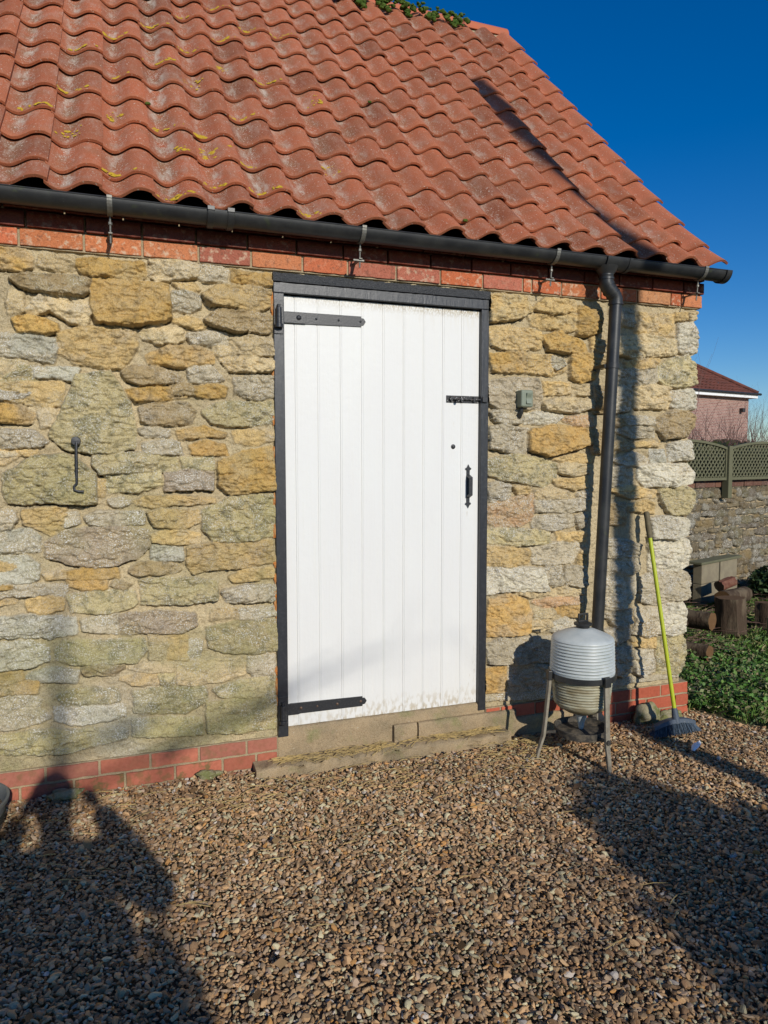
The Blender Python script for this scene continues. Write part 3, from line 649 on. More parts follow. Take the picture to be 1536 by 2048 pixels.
# ridge tiles on a mossy mortar bed
RY, RZ = 2.555, 5.388
for k in range(14):
    x1 = 2.615 - k * .455; x0 = x1 - .449; mb = MB(); vs = []; n = 14
    for rr_, (xa, xb) in ((.112, (x0, x1)), (.094, (x0, x1))):
        for x in (xa, xb):
            for a in range(n + 1): t = R(-8 + 196 * a / n); vs.append((x, RY + rr_ * math.cos(t), RZ + rr_ * .85 * math.sin(t)))
    m_ = n + 1
    fs = [(a, a + 1, m_ + a + 1, m_ + a) for a in range(n)] + [(2 * m_ + a, 3 * m_ + a, 3 * m_ + a + 1, 2 * m_ + a + 1) for a in range(n)]
    fs += [(m_ + a, m_ + a + 1, 3 * m_ + a + 1, 3 * m_ + a) for a in range(n)] + [(a, 2 * m_ + a, 2 * m_ + a + 1, a + 1) for a in range(n)] + [(0, m_, 3 * m_, 2 * m_), (m_ - 1, 3 * m_ - 1, 4 * m_ - 1, 2 * m_ - 1)]
    mb.add(vs, fs)
    obj('ridge_tile', mb, 'ridge', barn, smooth=40, bevel=.003)
mb = MB(); g = 120; vs = []
for k in range(g + 1):
    x = -3.6 + k * (2.58 + 3.6) / g
    for yy, zz in ((2.40, 5.22), (2.43, 5.29), (2.455, 5.36), (2.545, 5.41)): vs.append((x, yy + rr.uniform(-.008, .008), zz + rr.uniform(-.006, .006)))
mb.add(vs, [(k * 4 + a, (k + 1) * 4 + a, (k + 1) * 4 + a + 1, k * 4 + a + 1) for k in range(g) for a in range(3)] + [(g * 4, g * 4 + 1, g * 4 + 2, g * 4 + 3)])
obj('ridge_mortar', mb, 'mortar', barn)
mb = MB(); rr = random.Random(3)
for i in range(1, 24):
    tx = ends - PW * (i + .70)
    for k in range(34):
        dx = rr.gauss(0, .055); v_ = rr.random() ** .7; r_ = rr.uniform(.008, .024)
        h = prof(.3 + dx / PW)
        P = RP(3.56 + .13 * v_, h + .018 + rr.uniform(0, .07) * v_); mb.blob((tx + dx, P.y, P.z), r_, rr.random() * 50, 2, flat=(1.2, 1, .8), amp=.45)
    if i not in (1, 9): obj('moss_clump', mb, 'moss', barn, smooth=60)
    mb = MB()
MT['lichen'] = mat('yellow_lichen', (0.50, 0.32, 0.03), 0.95, mix=(('n', 200, (0.30, 0.24, 0.04), 0.5, 0.65, 0.8),), bump=((200, .003),), spec=.1)
# yellow lichen and small moss cushions on the tiles
mb = MB(); mg = MB()
for (i, j, u, ww) in [(13, 1, .3, .07), (14, 0, .45, .05), (14, 3, .3, .05), (13, 3, .25, .03), (13, 5, .35, .06), (12, 4, .3, .04), (15, 5, .5, .05), (12, 8, .4, .06), (11, 6, .3, .07), (10, 2, .4, .06), (11, 9, .3, .05), (16, 2, .4, .05), (14, 6, .6, .05), (16, 4, .3, .06), (12, 2, .2, .03), (13, 7, .3, .05), (15, 1, .2, .04), (10, 5, .7, .03), (14, 2, .8, .03), (15, 3, .3, .04), (12, 1, .3, .05), (13, 2, .35, .05), (13, 9, .3, .05), (14, 8, .3, .06), (12, 10, .4, .05), (15, 7, .3, .05), (16, 6, .5, .04), (17, 3, .6, .05), (11, 0, .2, .03), (12, 6, .2, .03), (10, 9, .3, .05)]:
    rq = random.Random(i * 31 + j); mb = MB()
    for q_ in range(14):
        uu = u + rq.gauss(0, 1) * ww / PW * .9; ss = S0(j) + (.012 + abs(rq.gauss(0, .016)) if (i + j) % 3 else .06 + .5 * GA * rq.random())
        if not 0.02 < uu < .98: continue
        tt = (ss - S0(j)) / .325; P = RP(ss, prof(uu) - .025 * tt + .0045); aL = RA(ss); SD = Vector((0, math.cos(aL), math.sin(aL))); SN = Vector((0, -math.sin(aL), math.cos(aL)))
        # flat irregular crust in the tile plane
        n = 9; cx_ = ends - PW * (i + 1) + uu * PW; rad = rq.uniform(.003, .013); dh = (prof(uu + .02) - prof(uu - .02)) / (.04 * PW)
        vs = []
        for a in range(n):
            t = 2 * math.pi * a / n; rad_ = rad * rq.uniform(.6, 1.2); dx = math.cos(t) * rad_ * 1.2; ds = math.sin(t) * rad_ * 1.1
            Q = P + SD * ds + SN * (dh * dx + .0); vs.append((cx_ + dx, Q.y, Q.z))
        Q = P + SN * .004; vs.append((cx_, Q.y, Q.z))
        mb.add(vs, [(a, (a + 1) % n, n) for a in range(n)])
    obj('yellow_lichen', mb, 'lichen', barn)
for (i, j, u) in [(8, 6, .5), (14, 4, .1), (7, 1, .4)]:
    P = RP(S0(j) - .004, prof(u) + .008); mg = MB(); mg.blob((ends - PW * (i + 1) + u * PW, P.y, P.z), .008, i, 2, flat=(1.8, 1, 1), amp=.4); obj('moss_cushion', mg, 'moss', barn, smooth=60)
mb = MB(); mb.box(-3.6, 2.54, -.05, .10, 2.684, 2.694)
obj('soffit', mb, 'void', barn)

# ------------------------------------------------------------------ gutter and downpipe
GY, GZ, GR = -.128, 2.657, .054
def half(mb, xa, xb, ro, ri, lip=0.0, n=14):
    vs = []
    for x in (xa, xb):
        for rr_ in (ro, ri):
            for a in range(n + 1): t = math.pi + math.pi * a / n; vs.append((x, GY + rr_ * math.cos(t), GZ + rr_ * math.sin(t)))
    m_ = n + 1
    fs = [(a, a + 1, 2 * m_ + a + 1, 2 * m_ + a) for a in range(n)] + [(m_ + a, 3 * m_ + a, 3 * m_ + a + 1, m_ + a + 1) for a in range(n)]
    fs += [(a, m_ + a, m_ + a + 1, a + 1) for a in range(n)] + [(2 * m_ + a, 2 * m_ + a + 1, 3 * m_ + a + 1, 3 * m_ + a) for a in range(n)] + [(0, 2 * m_, 3 * m_, m_), (m_ - 1, 2 * m_ - 1, 4 * m_ - 1, 3 * m_ - 1)]
    mb.add(vs, fs)
gut = MB(); half(gut, -3.62, 2.590, GR, GR - .0025); gut.tube([(-3.62, GY - GR + .001, GZ), (2.590, GY - GR + .001, GZ)], .0035, 8)
g_o = obj('gutter', gut, 'plastic', barn, smooth=40)
def part(name, f, m, parent, **k):
    mb = MB(); f(mb); return obj(name, mb, m, parent, **k)
def f(mb):
    half(mb, -.375, -.255, GR + .006, GR + .0005)
    for x in (-.372, -.285): half(mb, x, x + .027, GR + .011, GR + .006); mb.box(x - .002, x + .029, GY - GR - .014, GY - GR + .004, GZ - .006, GZ + .012)
part('gutter_union', f, 'plastic', g_o, smooth=40, bevel=.001)
def f(mb): half(mb, 2.615, 2.650, GR + .007, GR + .0005); mb.lathe([(0, 2.645), (GR + .004, 2.645), (GR + .004, 2.650), (0, 2.650)], (0, GY, GZ - .0), 28, 'x')
mbx = MB(); half(mbx, 2.572, 2.610, GR + .009, GR + .001); vs = [(2.606, GY, GZ)] + [(2.606, GY + (GR + .007) * math.cos(math.pi + math.pi * a / 14), GZ + (GR + .007) * math.sin(math.pi + math.pi * a / 14)) for a in range(15)]
mbx.add(vs, [(0, a + 1, a + 2) for a in range(14)]); obj('stop_end', mbx, 'plastic', g_o, smooth=40)
for bx in (-2.4, -.776, .353, 1.431, 2.425):
    mb = MB(); half(mb, bx - .011, bx + .011, GR + .006, GR + .001); mb.box(bx - .011, bx + .011, GY - GR - .008, GY - GR + .001, GZ - .004, GZ + .008)
    mb.tube([(bx, GY + .01, GZ - GR - .003), (bx, GY + .02, GZ - GR - .115)], .0045, 8); mb.tube([(bx, GY + .013, GZ - GR - .028), (bx, GY + .013, GZ - GR - .040)], .009, 6)
    mb.box(bx - .035, bx + .02, GY + .008, GY + .014, GZ - GR - .087, GZ - GR - .079) if bx in (1.431, .353) else None
    mb.box(bx - .008, bx + .008, GY - .0, .0, GZ - GR - .079, GZ - GR - .073)
    obj('gutter_bracket', mb, 'galv', g_o, bevel=.0008)
OX = 1.776
pts = [(OX, GY, GZ - GR + .01), (OX, GY, GZ - GR - .045)]
def f(mb):
    half(mb, OX - .035, OX + .125, GR + .008, GR + .0005)
    for x in (OX - .038, OX + .106): half(mb, x, x + .022, GR + .012, GR + .008)
    mb.tube([(OX, GY, GZ - GR + .012), (OX, GY, GZ - GR - .012), (OX, GY, GZ - GR - .03), (OX, GY, GZ - GR - .055)], [.062, .052, .038, .038], 20)
    mb.tube([(OX, GY, GZ - GR - .030), (OX, GY, GZ - GR - .036)], .039, 20)
part('gutter_outlet', f, 'plastic', g_o, smooth=40)
dp = MB(); dp.tube([(1.842, GY - .002, 2.455), (1.762, GY - .004, .60), (1.742, GY - .004, .13)], .034, 24)
d_o = obj('downpipe', dp, 'plastic', barn, smooth=40)
def f(mb):
    mb.tube([(OX, GY, 2.552), (OX, GY, 2.530), (OX + .006, GY, 2.512), (OX + .022, GY, 2.494), (OX + .042, GY, 2.478), (OX + .058, GY, 2.462), (OX + .065, GY, 2.445), (OX + .0655, GY, 2.415)], .0385, 22)
    for a, b in (((OX, GY, 2.556), (OX, GY, 2.545)), ((OX + .001, GY, 2.528), (OX + .006, GY, 2.515)), ((OX + .020, GY, 2.496), (OX + .027, GY, 2.490)), ((OX + .044, GY, 2.476), (OX + .050, GY, 2.470)), ((OX + .0655, GY, 2.424), (OX + .0654, GY, 2.414))): mb.tube([a, b], .042, 22)
part('pipe_bend', f, 'plastic', d_o, smooth=40)
def f(mb):
    mb.tube([(1.826, GY - .002, 2.092), (1.8252, GY - .002, 2.064)], .0385, 22); mb.box(1.775, 1.795, GY, .0, 2.068, 2.088)
    mb.box(1.765, 1.80, -.02, .0, 2.055, 2.10)
part('pipe_clip', f, 'plastic', d_o, smooth=40, bevel=.001)
def f(mb):
    mb.tube([(1.744, GY - .004, .20), (1.742, GY - .006, .14), (1.742, GY - .03, .10), (1.745, GY - .085, .065)], .040, 22, cap=True)
    for a, b in (((1.744, GY - .004, .185), (1.7438, GY - .004, .175)), ((1.742, GY - .02, .115), (1.742, GY - .028, .106)), ((1.744, GY - .075, .071), (1.745, GY - .085, .065))): mb.tube([a, b], .0435, 22)
part('pipe_shoe', f, 'plastic', d_o, smooth=40)

# ------------------------------------------------------------------ door, frame, sill
fr = part('door_frame', lambda mb: mb.box(-.052, 1.116, -.0135, .10, 2.3605, 2.412), 'black', barn, bevel=.003)
for x0, x1, xa, xb in ((-.052, .0, .0, .012), (1.071, 1.116, 1.059, 1.071)):
    part('jamb', lambda mb: mb.box(x0, x1, -.012, .10, .165, 2.360), 'black', fr, bevel=.003)
    part('door_stop', lambda mb: mb.box(xa, xb, .034, .10, .2, 2.36), 'black', fr)
mb = MB(); n = 80
vs = []
rr = random.Random(8)
for k in range(n + 1):
    x = -.054 + 1.172 * k / n; j = rr.uniform(-.003, .003)
    vs += [(x, -.022 + j, 2.4125), (x, -.024 - j, 2.43 + j), (x, -.020 + j, 2.4535 + rr.uniform(-.002, .002)), (x, .05, 2.4535), (x, .05, 2.4125)]
mb.add(vs, [(i * 5 + k, (i + 1) * 5 + k, (i + 1) * 5 + (k + 1) % 5, i * 5 + (k + 1) % 5) for i in range(n) for k in range(5)] + [(0, 1, 2, 3, 4), tuple(n * 5 + k for k in (4, 3, 2, 1, 0))])
obj('lintel', mb, 'bitumen', fr, smooth=60)
DB = [.0025, .054, .169, .286, .399, .515, .627, .740, .851, .963, 1.0695]; DY = .014
door = MB(); prof_ = []
for i in range(len(DB) - 1):
    a, b = DB[i], DB[i + 1]; jy = random.uniform(-.0006, .0006)
    prof_ += [(a + .0012, DY + .0035), (a + .0028, DY + .0005 + jy)] if i else [(a, DY + .03), (a, DY)]
    if i: prof_ += [(a + .0075, DY + jy), (a + .0085, DY + .0014), (a + .0105, DY + .0014), (a + .0115, DY + jy)]
    prof_ += [(b - .0028, DY + .0005 + jy), (b - .0012, DY + .0035)] if i < len(DB) - 2 else [(b, DY), (b, DY + .03)]
zz = [.2065, .209, 2.352, 2.3545]; vs = []
for k, z in enumerate(zz):
    for (x, y) in prof_: vs.append((x, y + (.0015 if k in (0, 3) else 0), z))
m_ = len(prof_); door.add(vs, [(k * m_ + a, k * m_ + a + 1, (k + 1) * m_ + a + 1, (k + 1) * m_ + a) for k in range(3) for a in range(m_ - 1)])
door.box(.004, 1.068, DY + .028, DY + .045, .207, 2.354)
MT['door'] = mat('white_boards', (0.69, 0.683, 0.65), 0.42, mix=(('n', 5, (0.72, 0.72, 0.68), 0.4, 0.7, 0.6, (1, 1, 0.25)), ('n', 60, (0.70, 0.69, 0.64), 0.5, 0.7, 0.5, (1, 1, 0.04)), ('n', 24, (0.10, 0.09, 0.07), 0.735, 0.75, 0.9, (1, 1, .6))), bump=((90, 0.0007, (1, 1, 0.04)), (35, 0.0012)), spec=0.35)
# grime along the top edge of the boards, real staining (object space height band)
t = MT['door'].node_tree; N = t.nodes; p = N['Principled BSDF']; src = p.inputs['Base Color'].links[0].from_socket
tc = N.new('ShaderNodeTexCoord'); sp = N.new('ShaderNodeSeparateXYZ'); lk(t, tc.outputs['Object'], sp.inputs[0])
def stain(src, zlo, zhi, xlo, xhi, c2, sc, lo, hi, stt, stretch):
    a = N.new('ShaderNodeMapRange'); a.inputs[1].default_value = zlo; a.inputs[2].default_value = zhi; lk(t, sp.outputs[2], a.inputs[0])
    b = N.new('ShaderNodeMapRange'); b.inputs[1].default_value = xlo; b.inputs[2].default_value = xhi; lk(t, sp.outputs[0], b.inputs[0])
    mp = N.new('ShaderNodeMapping'); mp.inputs['Scale'].default_value = stretch; lk(t, tc.outputs['Object'], mp.inputs[0])
    n = N.new('ShaderNodeTexNoise'); n.inputs['Scale'].default_value = sc; n.inputs['Detail'].default_value = 6; lk(t, mp.outputs[0], n.inputs['Vector'])
    c = N.new('ShaderNodeMapRange'); c.inputs[1].default_value = lo; c.inputs[2].default_value = hi; c.inputs[4].default_value = stt; lk(t, n.outputs['Fac'], c.inputs[0])
    m1 = N.new('ShaderNodeMath'); m1.operation = 'MULTIPLY'; lk(t, a.outputs[0], m1.inputs[0]); lk(t, b.outputs[0], m1.inputs[1])
    m2 = N.new('ShaderNodeMath'); m2.operation = 'MULTIPLY'; lk(t, m1.outputs[0], m2.inputs[0]); lk(t, c.outputs[0], m2.inputs[1])
    mx = N.new('ShaderNodeMix'); mx.data_type = 'RGBA'; lk(t, m2.outputs[0], mx.inputs['Factor']); lk(t, src, mx.inputs['A']); mx.inputs['B'].default_value = (*c2, 1)
    return mx.outputs['Result']
ZO = 0.0
src = stain(src, 2.305 - ZO, 2.35 - ZO, -.8, .5, (.33, .25, .13), 160, .40, .58, .95, (1, 1, .5))
src = stain(src, 2.22 - ZO, 2.34 - ZO, -.2, 1.2, (.55, .48, .34), 60, .48, .62, .6, (1, 1, .15))
src = stain(src, .32, .21, -.8, .0, (.40, .32, .19), 55, .46, .62, .75, (1, 1, .5))
src = stain(src, .75 - ZO, .35 - ZO, .45, .6, (.50, .46, .38), 90, .62, .68, .7, (1, 1, .3))
src = stain(src, .95 - ZO, .95001 - ZO, .40, .41, (.45, .38, .25), 70, .70, .74, .8, (1, 1, .12))
lk(t, src, p.inputs['Base Color'])
dr = obj('door', door, 'door', barn)
def hinge(z, tilt, top):
    mb = MB(); L = [(.012, z - .029), (.40, z - .026 + tilt), (.400, z - .018 + tilt), (.413, z - .016 + tilt), (.423, z + tilt), (.413, z + .016 + tilt), (.400, z + .018 + tilt), (.40, z + .026 + tilt), (.012, z + .029)]
    mb.prism(L, DY - .006, DY - .0006)
    mb.prism([(-.026, z - .027), (.11, z - .027), (.112, z + .027), (-.026, z + .027)], DY - .013, DY - .0064) if top else mb.prism([(-.026, z - .029), (.06, z - .029), (.06, z + .029), (-.026, z + .029)], DY - .013, DY - .0064)
    mb.tube([(-.030, -.031, z - .040), (-.030, -.031, z + .036)], .0145, 16)
    o = obj('strap_hinge', mb, 'iron', dr, smooth=35, bevel=.001)
    mb = MB(); mb.box(-.050, -.006, -.0185, -.0125, z - .085, z + .075); mb.tube([(-.030, -.031, z - .058), (-.030, -.031, z - .041)], .020, 16); mb.tube([(-.030, -.031, z + .036), (-.030, -.031, z + .052)], .008, 12)
    mb.box(-.042, -.018, -.032, -.017, z - .060, z - .045)
    obj('hinge_pin_plate', mb, 'iron', o, smooth=35, bevel=.001)
    for x, r_ in (((.075, .013), (.165, .006), (.28, .006), (.395, .006)) if top else ((.07, .008), (.155, .006), (.262, .008), (.39, .008))):
        mb = MB(); zz_ = z + tilt * x / .4; y_ = DY - (.013 if x < .11 and top else .006); mb.lathe([(0, -.006 * r_ / .013 - .001), (r_ * .6, -.005 * r_ / .013 - .001), (r_, 0)], (x, y_, zz_), 14, 'y')
        obj('hinge_bolt', mb, 'iron' if top else 'screw', o, smooth=50)
hinge(2.250, .004, True); hinge(.297, -.004, False)
# tower bolt
def f(mb):
    mb.box(.875, 1.068, DY - .004, DY - .0004, 1.862, 1.900)
    for x in (.895, .955, 1.03): mb.box(x, x + .012, DY - .018, DY - .004, 1.868, 1.894)
bt = part('door_bolt', f, 'worn_iron', dr, bevel=.001)
def f(mb): mb.tube([(.89, DY - .012, 1.881), (1.105, DY - .012, 1.881)], .006, 10); mb.tube([(.93, DY - .012, 1.881), (.93, DY - .03, 1.874)], .005, 8); mb.tube([(.93, DY - .028, 1.875), (.93, DY - .036, 1.872)], .008, 8)
part('bolt_bar', f, 'worn_iron', bt, smooth=40)
part('bolt_keep', lambda mb: mb.box(1.074, 1.104, -.026, -.0125, 1.866, 1.896), 'iron', bt, bevel=.002)
part('key_escutcheon', lambda mb: (mb.lathe([(0, -.012), (.006, -.011), (.009, -.004), (.0125, -.003), (.0135, 0)], (.918, DY, 1.628), 18, 'y')), 'iron', dr, smooth=50)
hd = MB(); hx = 1.008
hd.prism([(hx - .010, 1.300 + .02), (hx + .010, 1.320), (hx + .010, 1.505), (hx - .010, 1.505)], DY - .004, DY - .0004)
hd.add([(hx - .010, DY - .003, 1.350), (hx + .010, DY - .003, 1.350), (hx + .010, DY - .040, 1.366), (hx - .010, DY - .040, 1.366), (hx - .010, DY - .003, 1.478), (hx + .010, DY - .003, 1.478), (hx + .010, DY - .040, 1.464), (hx - .010, DY - .040, 1.464),
        (hx - .010, DY - .003, 1.362), (hx + .010, DY - .003, 1.362), (hx + .010, DY - .034, 1.374), (hx - .010, DY - .034, 1.374), (hx - .010, DY - .003, 1.466), (hx + .010, DY - .003, 1.466), (hx + .010, DY - .034, 1.456), (hx - .010, DY - .034, 1.456)],
       [(0, 1, 2, 3), (3, 2, 6, 7), (7, 6, 5, 4), (8, 11, 10, 9), (11, 15, 14, 10), (15, 12, 13, 14), (0, 3, 11, 8), (3, 7, 15, 11), (7, 4, 12, 15), (1, 9, 10, 2), (2, 10, 14, 6), (6, 14, 13, 5)])
hn = obj('door_handle', hd, 'iron', dr, bevel=.0015)
def f(mb):
    for s, z in ((1, 1.500), (-1, 1.328)):
        mb.prism([(hx - .006, z - .006 * s), (hx + .006, z - .006 * s), (hx + .008, z + .002 * s), (hx + .016, z + .004 * s), (hx + .018, z + .012 * s), (hx + .010, z + .016 * s), (hx + .006, z + .022 * s), (hx, z + .034 * s), (hx - .006, z + .022 * s), (hx - .010, z + .016 * s), (hx - .018, z + .012 * s), (hx - .016, z + .004 * s), (hx - .008, z + .002 * s)], DY - .006, DY - .0042)
part('handle_finial', f, 'iron', hn, bevel=.0008)
# concrete sill under the door, ledge and step
def slab(name, x0, x1, y0, y1, z0, z1, seed, parent, amp=.006, chips=()):
    nxx = int((x1 - x0) / .018); prof2 = [(y0, z0), (y0, z0 * .66 + z1 * .34), (y0, z0 * .33 + z1 * .67), (y0, z1 - .008), (y0 + .010, z1), ((y0 + y1) / 2, z1), (y1, z1), (y1, z0)]
    mb = MB(); vs = []
    for k in range(nxx + 1):
        x = x0 + (x1 - x0) * k / nxx
        for i, (y, z) in enumerate(prof2):
            a = amp * mnoise.noise(Vector((x * 14, i * 1.7, seed))) * 1.5 + amp * .6 * mnoise.noise(Vector((x * 55, i * 2.9, seed + 4)))
            vs.append((x, y + (a if i < 6 else 0), z + (a * .7 if 3 <= i < 6 else 0)))
    m_ = len(prof2); mb.add(vs, [(k * m_ + a, (k + 1) * m_ + a, (k + 1) * m_ + (a + 1) % m_, k * m_ + (a + 1) % m_) for k in range(nxx) for a in range(m_)] + [tuple(range(m_)), tuple(nxx * m_ + a for a in range(m_))[::-1]])
    return obj(name, mb, 'concrete', parent, smooth=60)
sill = slab('door_sill', -.053, 1.114, -.004, .13, .0, .2035, 1, barn, .004)
slab('sill_upstand', .565, .695, -.030, -.006, .02, .150, 7, sill, .004); slab('sill_upstand', .703, 1.30, -.034, -.006, .02, .150, 8, sill, .005)
slab('concrete_ledge', 1.118, 1.698, -.022, .12, -.06, .100, 3, barn, .005)
slab('door_step', -.182, 1.225, -.122, -.004, -.07, .060, 5, barn, .017)
mb = MB()
for k in range(26):
    z = .35 + k * .078; 
    if random.random() < .5: mb = MB(); mb.blob((-.055, -.002, z), .011, k, 3, flat=(.7, .5, random.uniform(1.5, 4)), amp=.6); obj('frame_sealant', mb, 'foam', fr, smooth=60)
# switch, cabin hook
def f(mb): mb.box(1.277, 1.352, -.084, -.012, 1.842, 1.935)
sw = part('light_switch', f, 'grey_switch', barn, bevel=.010, seg=4)
mb = MB(); vs = []; n = 10
for k in range(n + 1):
    z = 1.860 + .058 * k / n; y = -.0885 - .004 * math.cos(2 * math.pi * (k / n)) - .003 * (k / n)
    vs += [(1.306, y, z), (1.337, y, z), (1.337, -.083, z), (1.306, -.083, z)]
mb.add(vs, [(i * 4 + k, i * 4 + (k + 1) % 4, (i + 1) * 4 + (k + 1) % 4, (i + 1) * 4 + k) for i in range(n) for k in range(4)] + [(0, 1, 2, 3), tuple(n * 4 + k for k in (3, 2, 1, 0))])
obj('rocker', mb, 'grey_switch', sw, smooth=40, bevel=.001)
part('cable_gland', lambda mb: mb.tube([(1.300, -.045, 1.8425), (1.300, -.045, 1.815), (1.300, -.025, 1.79)], .011, 12), 'plastic', sw, smooth=40)
hk = MB(); HX = -.943
hk.lathe([(0, -.056), (.018, -.055), (.020, -.045), (.020, 0)], (HX, 0.0, 1.640), 20, 'y')
hk.tube([(HX + .003, -.058, 1.632), (HX + .002, -.062, 1.600), (HX + .001, -.062, 1.55), (HX, -.060, 1.455), (HX - .012, -.060, 1.440), (HX - .010, -.060, 1.424), (HX + .006, -.060, 1.418), (HX + .028, -.060, 1.418)], [.006, .0055, .0065, .0055, .0055, .0055, .0055, .005], 10)
for z in (1.545, 1.52): hk.lathe([(.0, .006), (.0085, .002), (.0085, -.002), (.0, -.006)], (HX + .001, -.062, z), 12)
obj('door_hook', hk, 'iron', barn, smooth=45)

# ------------------------------------------------------------------ ground and gravel
def gz(x, y): return np.clip(.040 - .058 * (x + 1.3) / 3.85, -.03, .045) * 1.0
gx = np.concatenate([np.linspace(-200, -6, 12), np.arange(-5.5, 9, .12), np.linspace(9.6, 200, 14)]); gy = np.concatenate([np.linspace(-120, -7, 10), np.arange(-6.5, 9, .12), np.linspace(9.6, 260, 16)])
GX, GYY = np.meshgrid(gx, gy); GZZ = gz(GX, GYY) - .022 + .010 * (fbm(GX * 2.2, GYY * 2.2, 4) - .5) * (np.abs(GX) < 9)
idx = np.arange(GX.size).reshape(GX.shape); qd = np.stack([idx[:-1, :-1], idx[:-1, 1:], idx[1:, 1:], idx[1:, :-1]], -1).reshape(-1, 4)
tag(npmesh('ground', np.stack([GX, GYY, GZZ], -1).reshape(-1, 3), qd, None, 'soil', smooth=True), kind='structure')
pebs = bpy.data.collections.new('pebble_shapes')
rp = random.Random(77)
for k in range(14):
    bm = bmesh.new(); bmesh.ops.create_icosphere(bm, subdivisions=2, radius=1)
    for _ in range(9):
        d = Vector((rp.gauss(0, 1), rp.gauss(0, 1), rp.gauss(0, 1))).normalized(); o_ = rp.uniform(.42, .80)
        for v in bm.verts:
            e = v.co.dot(d) - o_
            if e > 0: v.co -= d * e
    sx, sy, sz = 1.12, rp.uniform(.60, .95), rp.uniform(.32, .60)
    for v in bm.verts: v.co = Vector((v.co.x * sx, v.co.y * sy, v.co.z * sz))
    me = bpy.data.meshes.new('pebble'); bm.to_mesh(me); bm.free(); me.materials.append(MT['pebble'])
    o = bpy.data.objects.new('pebble', me); pebs.objects.link(o)
g = .0112; ax = np.arange(-2.9, 4.4, g); ay = np.arange(-3.3, .03, g); PX, PY = np.meshgrid(ax, ay)
PX = (PX + rng.uniform(-.5, .5, PX.shape) * g * 1.3).ravel(); PY = (PY + rng.uniform(-.5, .5, PY.shape) * g * 1.3).ravel()
edge = 2.60 + .42 * (-PY) + .05 * (fbm(PX * 5, PY * 5, 9) - .5) * 3
kp = (PX < edge) & ~((PY > -.018) & (PX < 2.50)) & ~((PX > -.17) & (PX < 1.215) & (PY > -.135))
PX, PY = PX[kp], PY[kp]; n = len(PX)
sz = np.clip(rng.lognormal(np.log(.0088), .34, n), .0040, .020)
PZ = gz(PX, PY) - .014 + rng.uniform(0, .014, n) + .012 * (fbm(PX * 3, PY * 3, 14) - .5) * 2 + .3 * (sz - .008)
me = bpy.data.meshes.new('gravel'); me.vertices.add(n); me.vertices.foreach_set('co', np.stack([PX, PY, PZ], -1).astype(np.float32).ravel())
rot = np.stack([rng.normal(0, .36, n), rng.normal(0, .36, n), rng.uniform(0, 6.283, n)], -1)
pc = np.array([(.42, .30, .18), (.56, .45, .31), (.24, .165, .10), (.33, .27, .20), (.46, .25, .10), (.13, .10, .07), (.36, .27, .17), (.62, .56, .46), (.30, .20, .12), (.38, .31, .25)])
pw = np.array([.20, .13, .15, .12, .03, .06, .15, .02, .10, .04]); ci = rng.choice(len(pc), n, p=pw / pw.sum())
PC = np.clip(pc[ci] * 1.24, 0, .52) * rng.uniform(.75, 1.2, (n, 1)) * (.80 + .5 * fbm(PX * 2.2, PY * 2.2, 17))[:, None] * np.array((1.02, .89, .74))
at = me.attributes.new('rot', 'FLOAT_VECTOR', 'POINT'); at.data.foreach_set('vector', rot.astype(np.float32).ravel())
at = me.attributes.new('siz', 'FLOAT', 'POINT'); at.data.foreach_set('value', sz.astype(np.float32))
at = me.attributes.new('pcol', 'FLOAT_COLOR', 'POINT'); at.data.foreach_set('color', np.concatenate([PC, np.ones((n, 1))], 1).astype(np.float32).ravel())
gv = bpy.data.objects.new('gravel', me); col.objects.link(gv); tag(gv, 'brown and cream flint gravel covering the yard in front of the wall', 'gravel', kind='stuff')
ng = bpy.data.node_groups.new('scatter_gravel', 'GeometryNodeTree')
ng.interface.new_socket('Geometry', in_out='INPUT', socket_type='NodeSocketGeometry'); ng.interface.new_socket('Geometry', in_out='OUTPUT', socket_type='NodeSocketGeometry')
gi = ng.nodes.new('NodeGroupInput'); go = ng.nodes.new('NodeGroupOutput'); mp_ = ng.nodes.new('GeometryNodeMeshToPoints'); ip = ng.nodes.new('GeometryNodeInstanceOnPoints')
ci_ = ng.nodes.new('GeometryNodeCollectionInfo'); ci_.inputs['Collection'].default_value = pebs; ci_.inputs['Separate Children'].default_value = True; ci_.inputs['Reset Children'].default_value = True
ng.links.new(gi.outputs[0], mp_.inputs[0]); ng.links.new(mp_.outputs[0], ip.inputs['Points']); ng.links.new(ci_.outputs[0], ip.inputs['Instance']); ip.inputs['Pick Instance'].default_value = True
na = ng.nodes.new('GeometryNodeInputNamedAttribute'); na.data_type = 'FLOAT_VECTOR'; na.inputs[0].default_value = 'rot'
nb = ng.nodes.new('GeometryNodeInputNamedAttribute'); nb.data_type = 'FLOAT'; nb.inputs[0].default_value = 'siz'
er = ng.nodes.new('FunctionNodeEulerToRotation')
ng.links.new(na.outputs[0], er.inputs[0]); ng.links.new(er.outputs[0], ip.inputs['Rotation']); ng.links.new(nb.outputs[0], ip.inputs['Scale']); ng.links.new(ip.outputs[0], go.inputs[0])
md = gv.modifiers.new('scatter', 'NODES'); md.node_group = ng
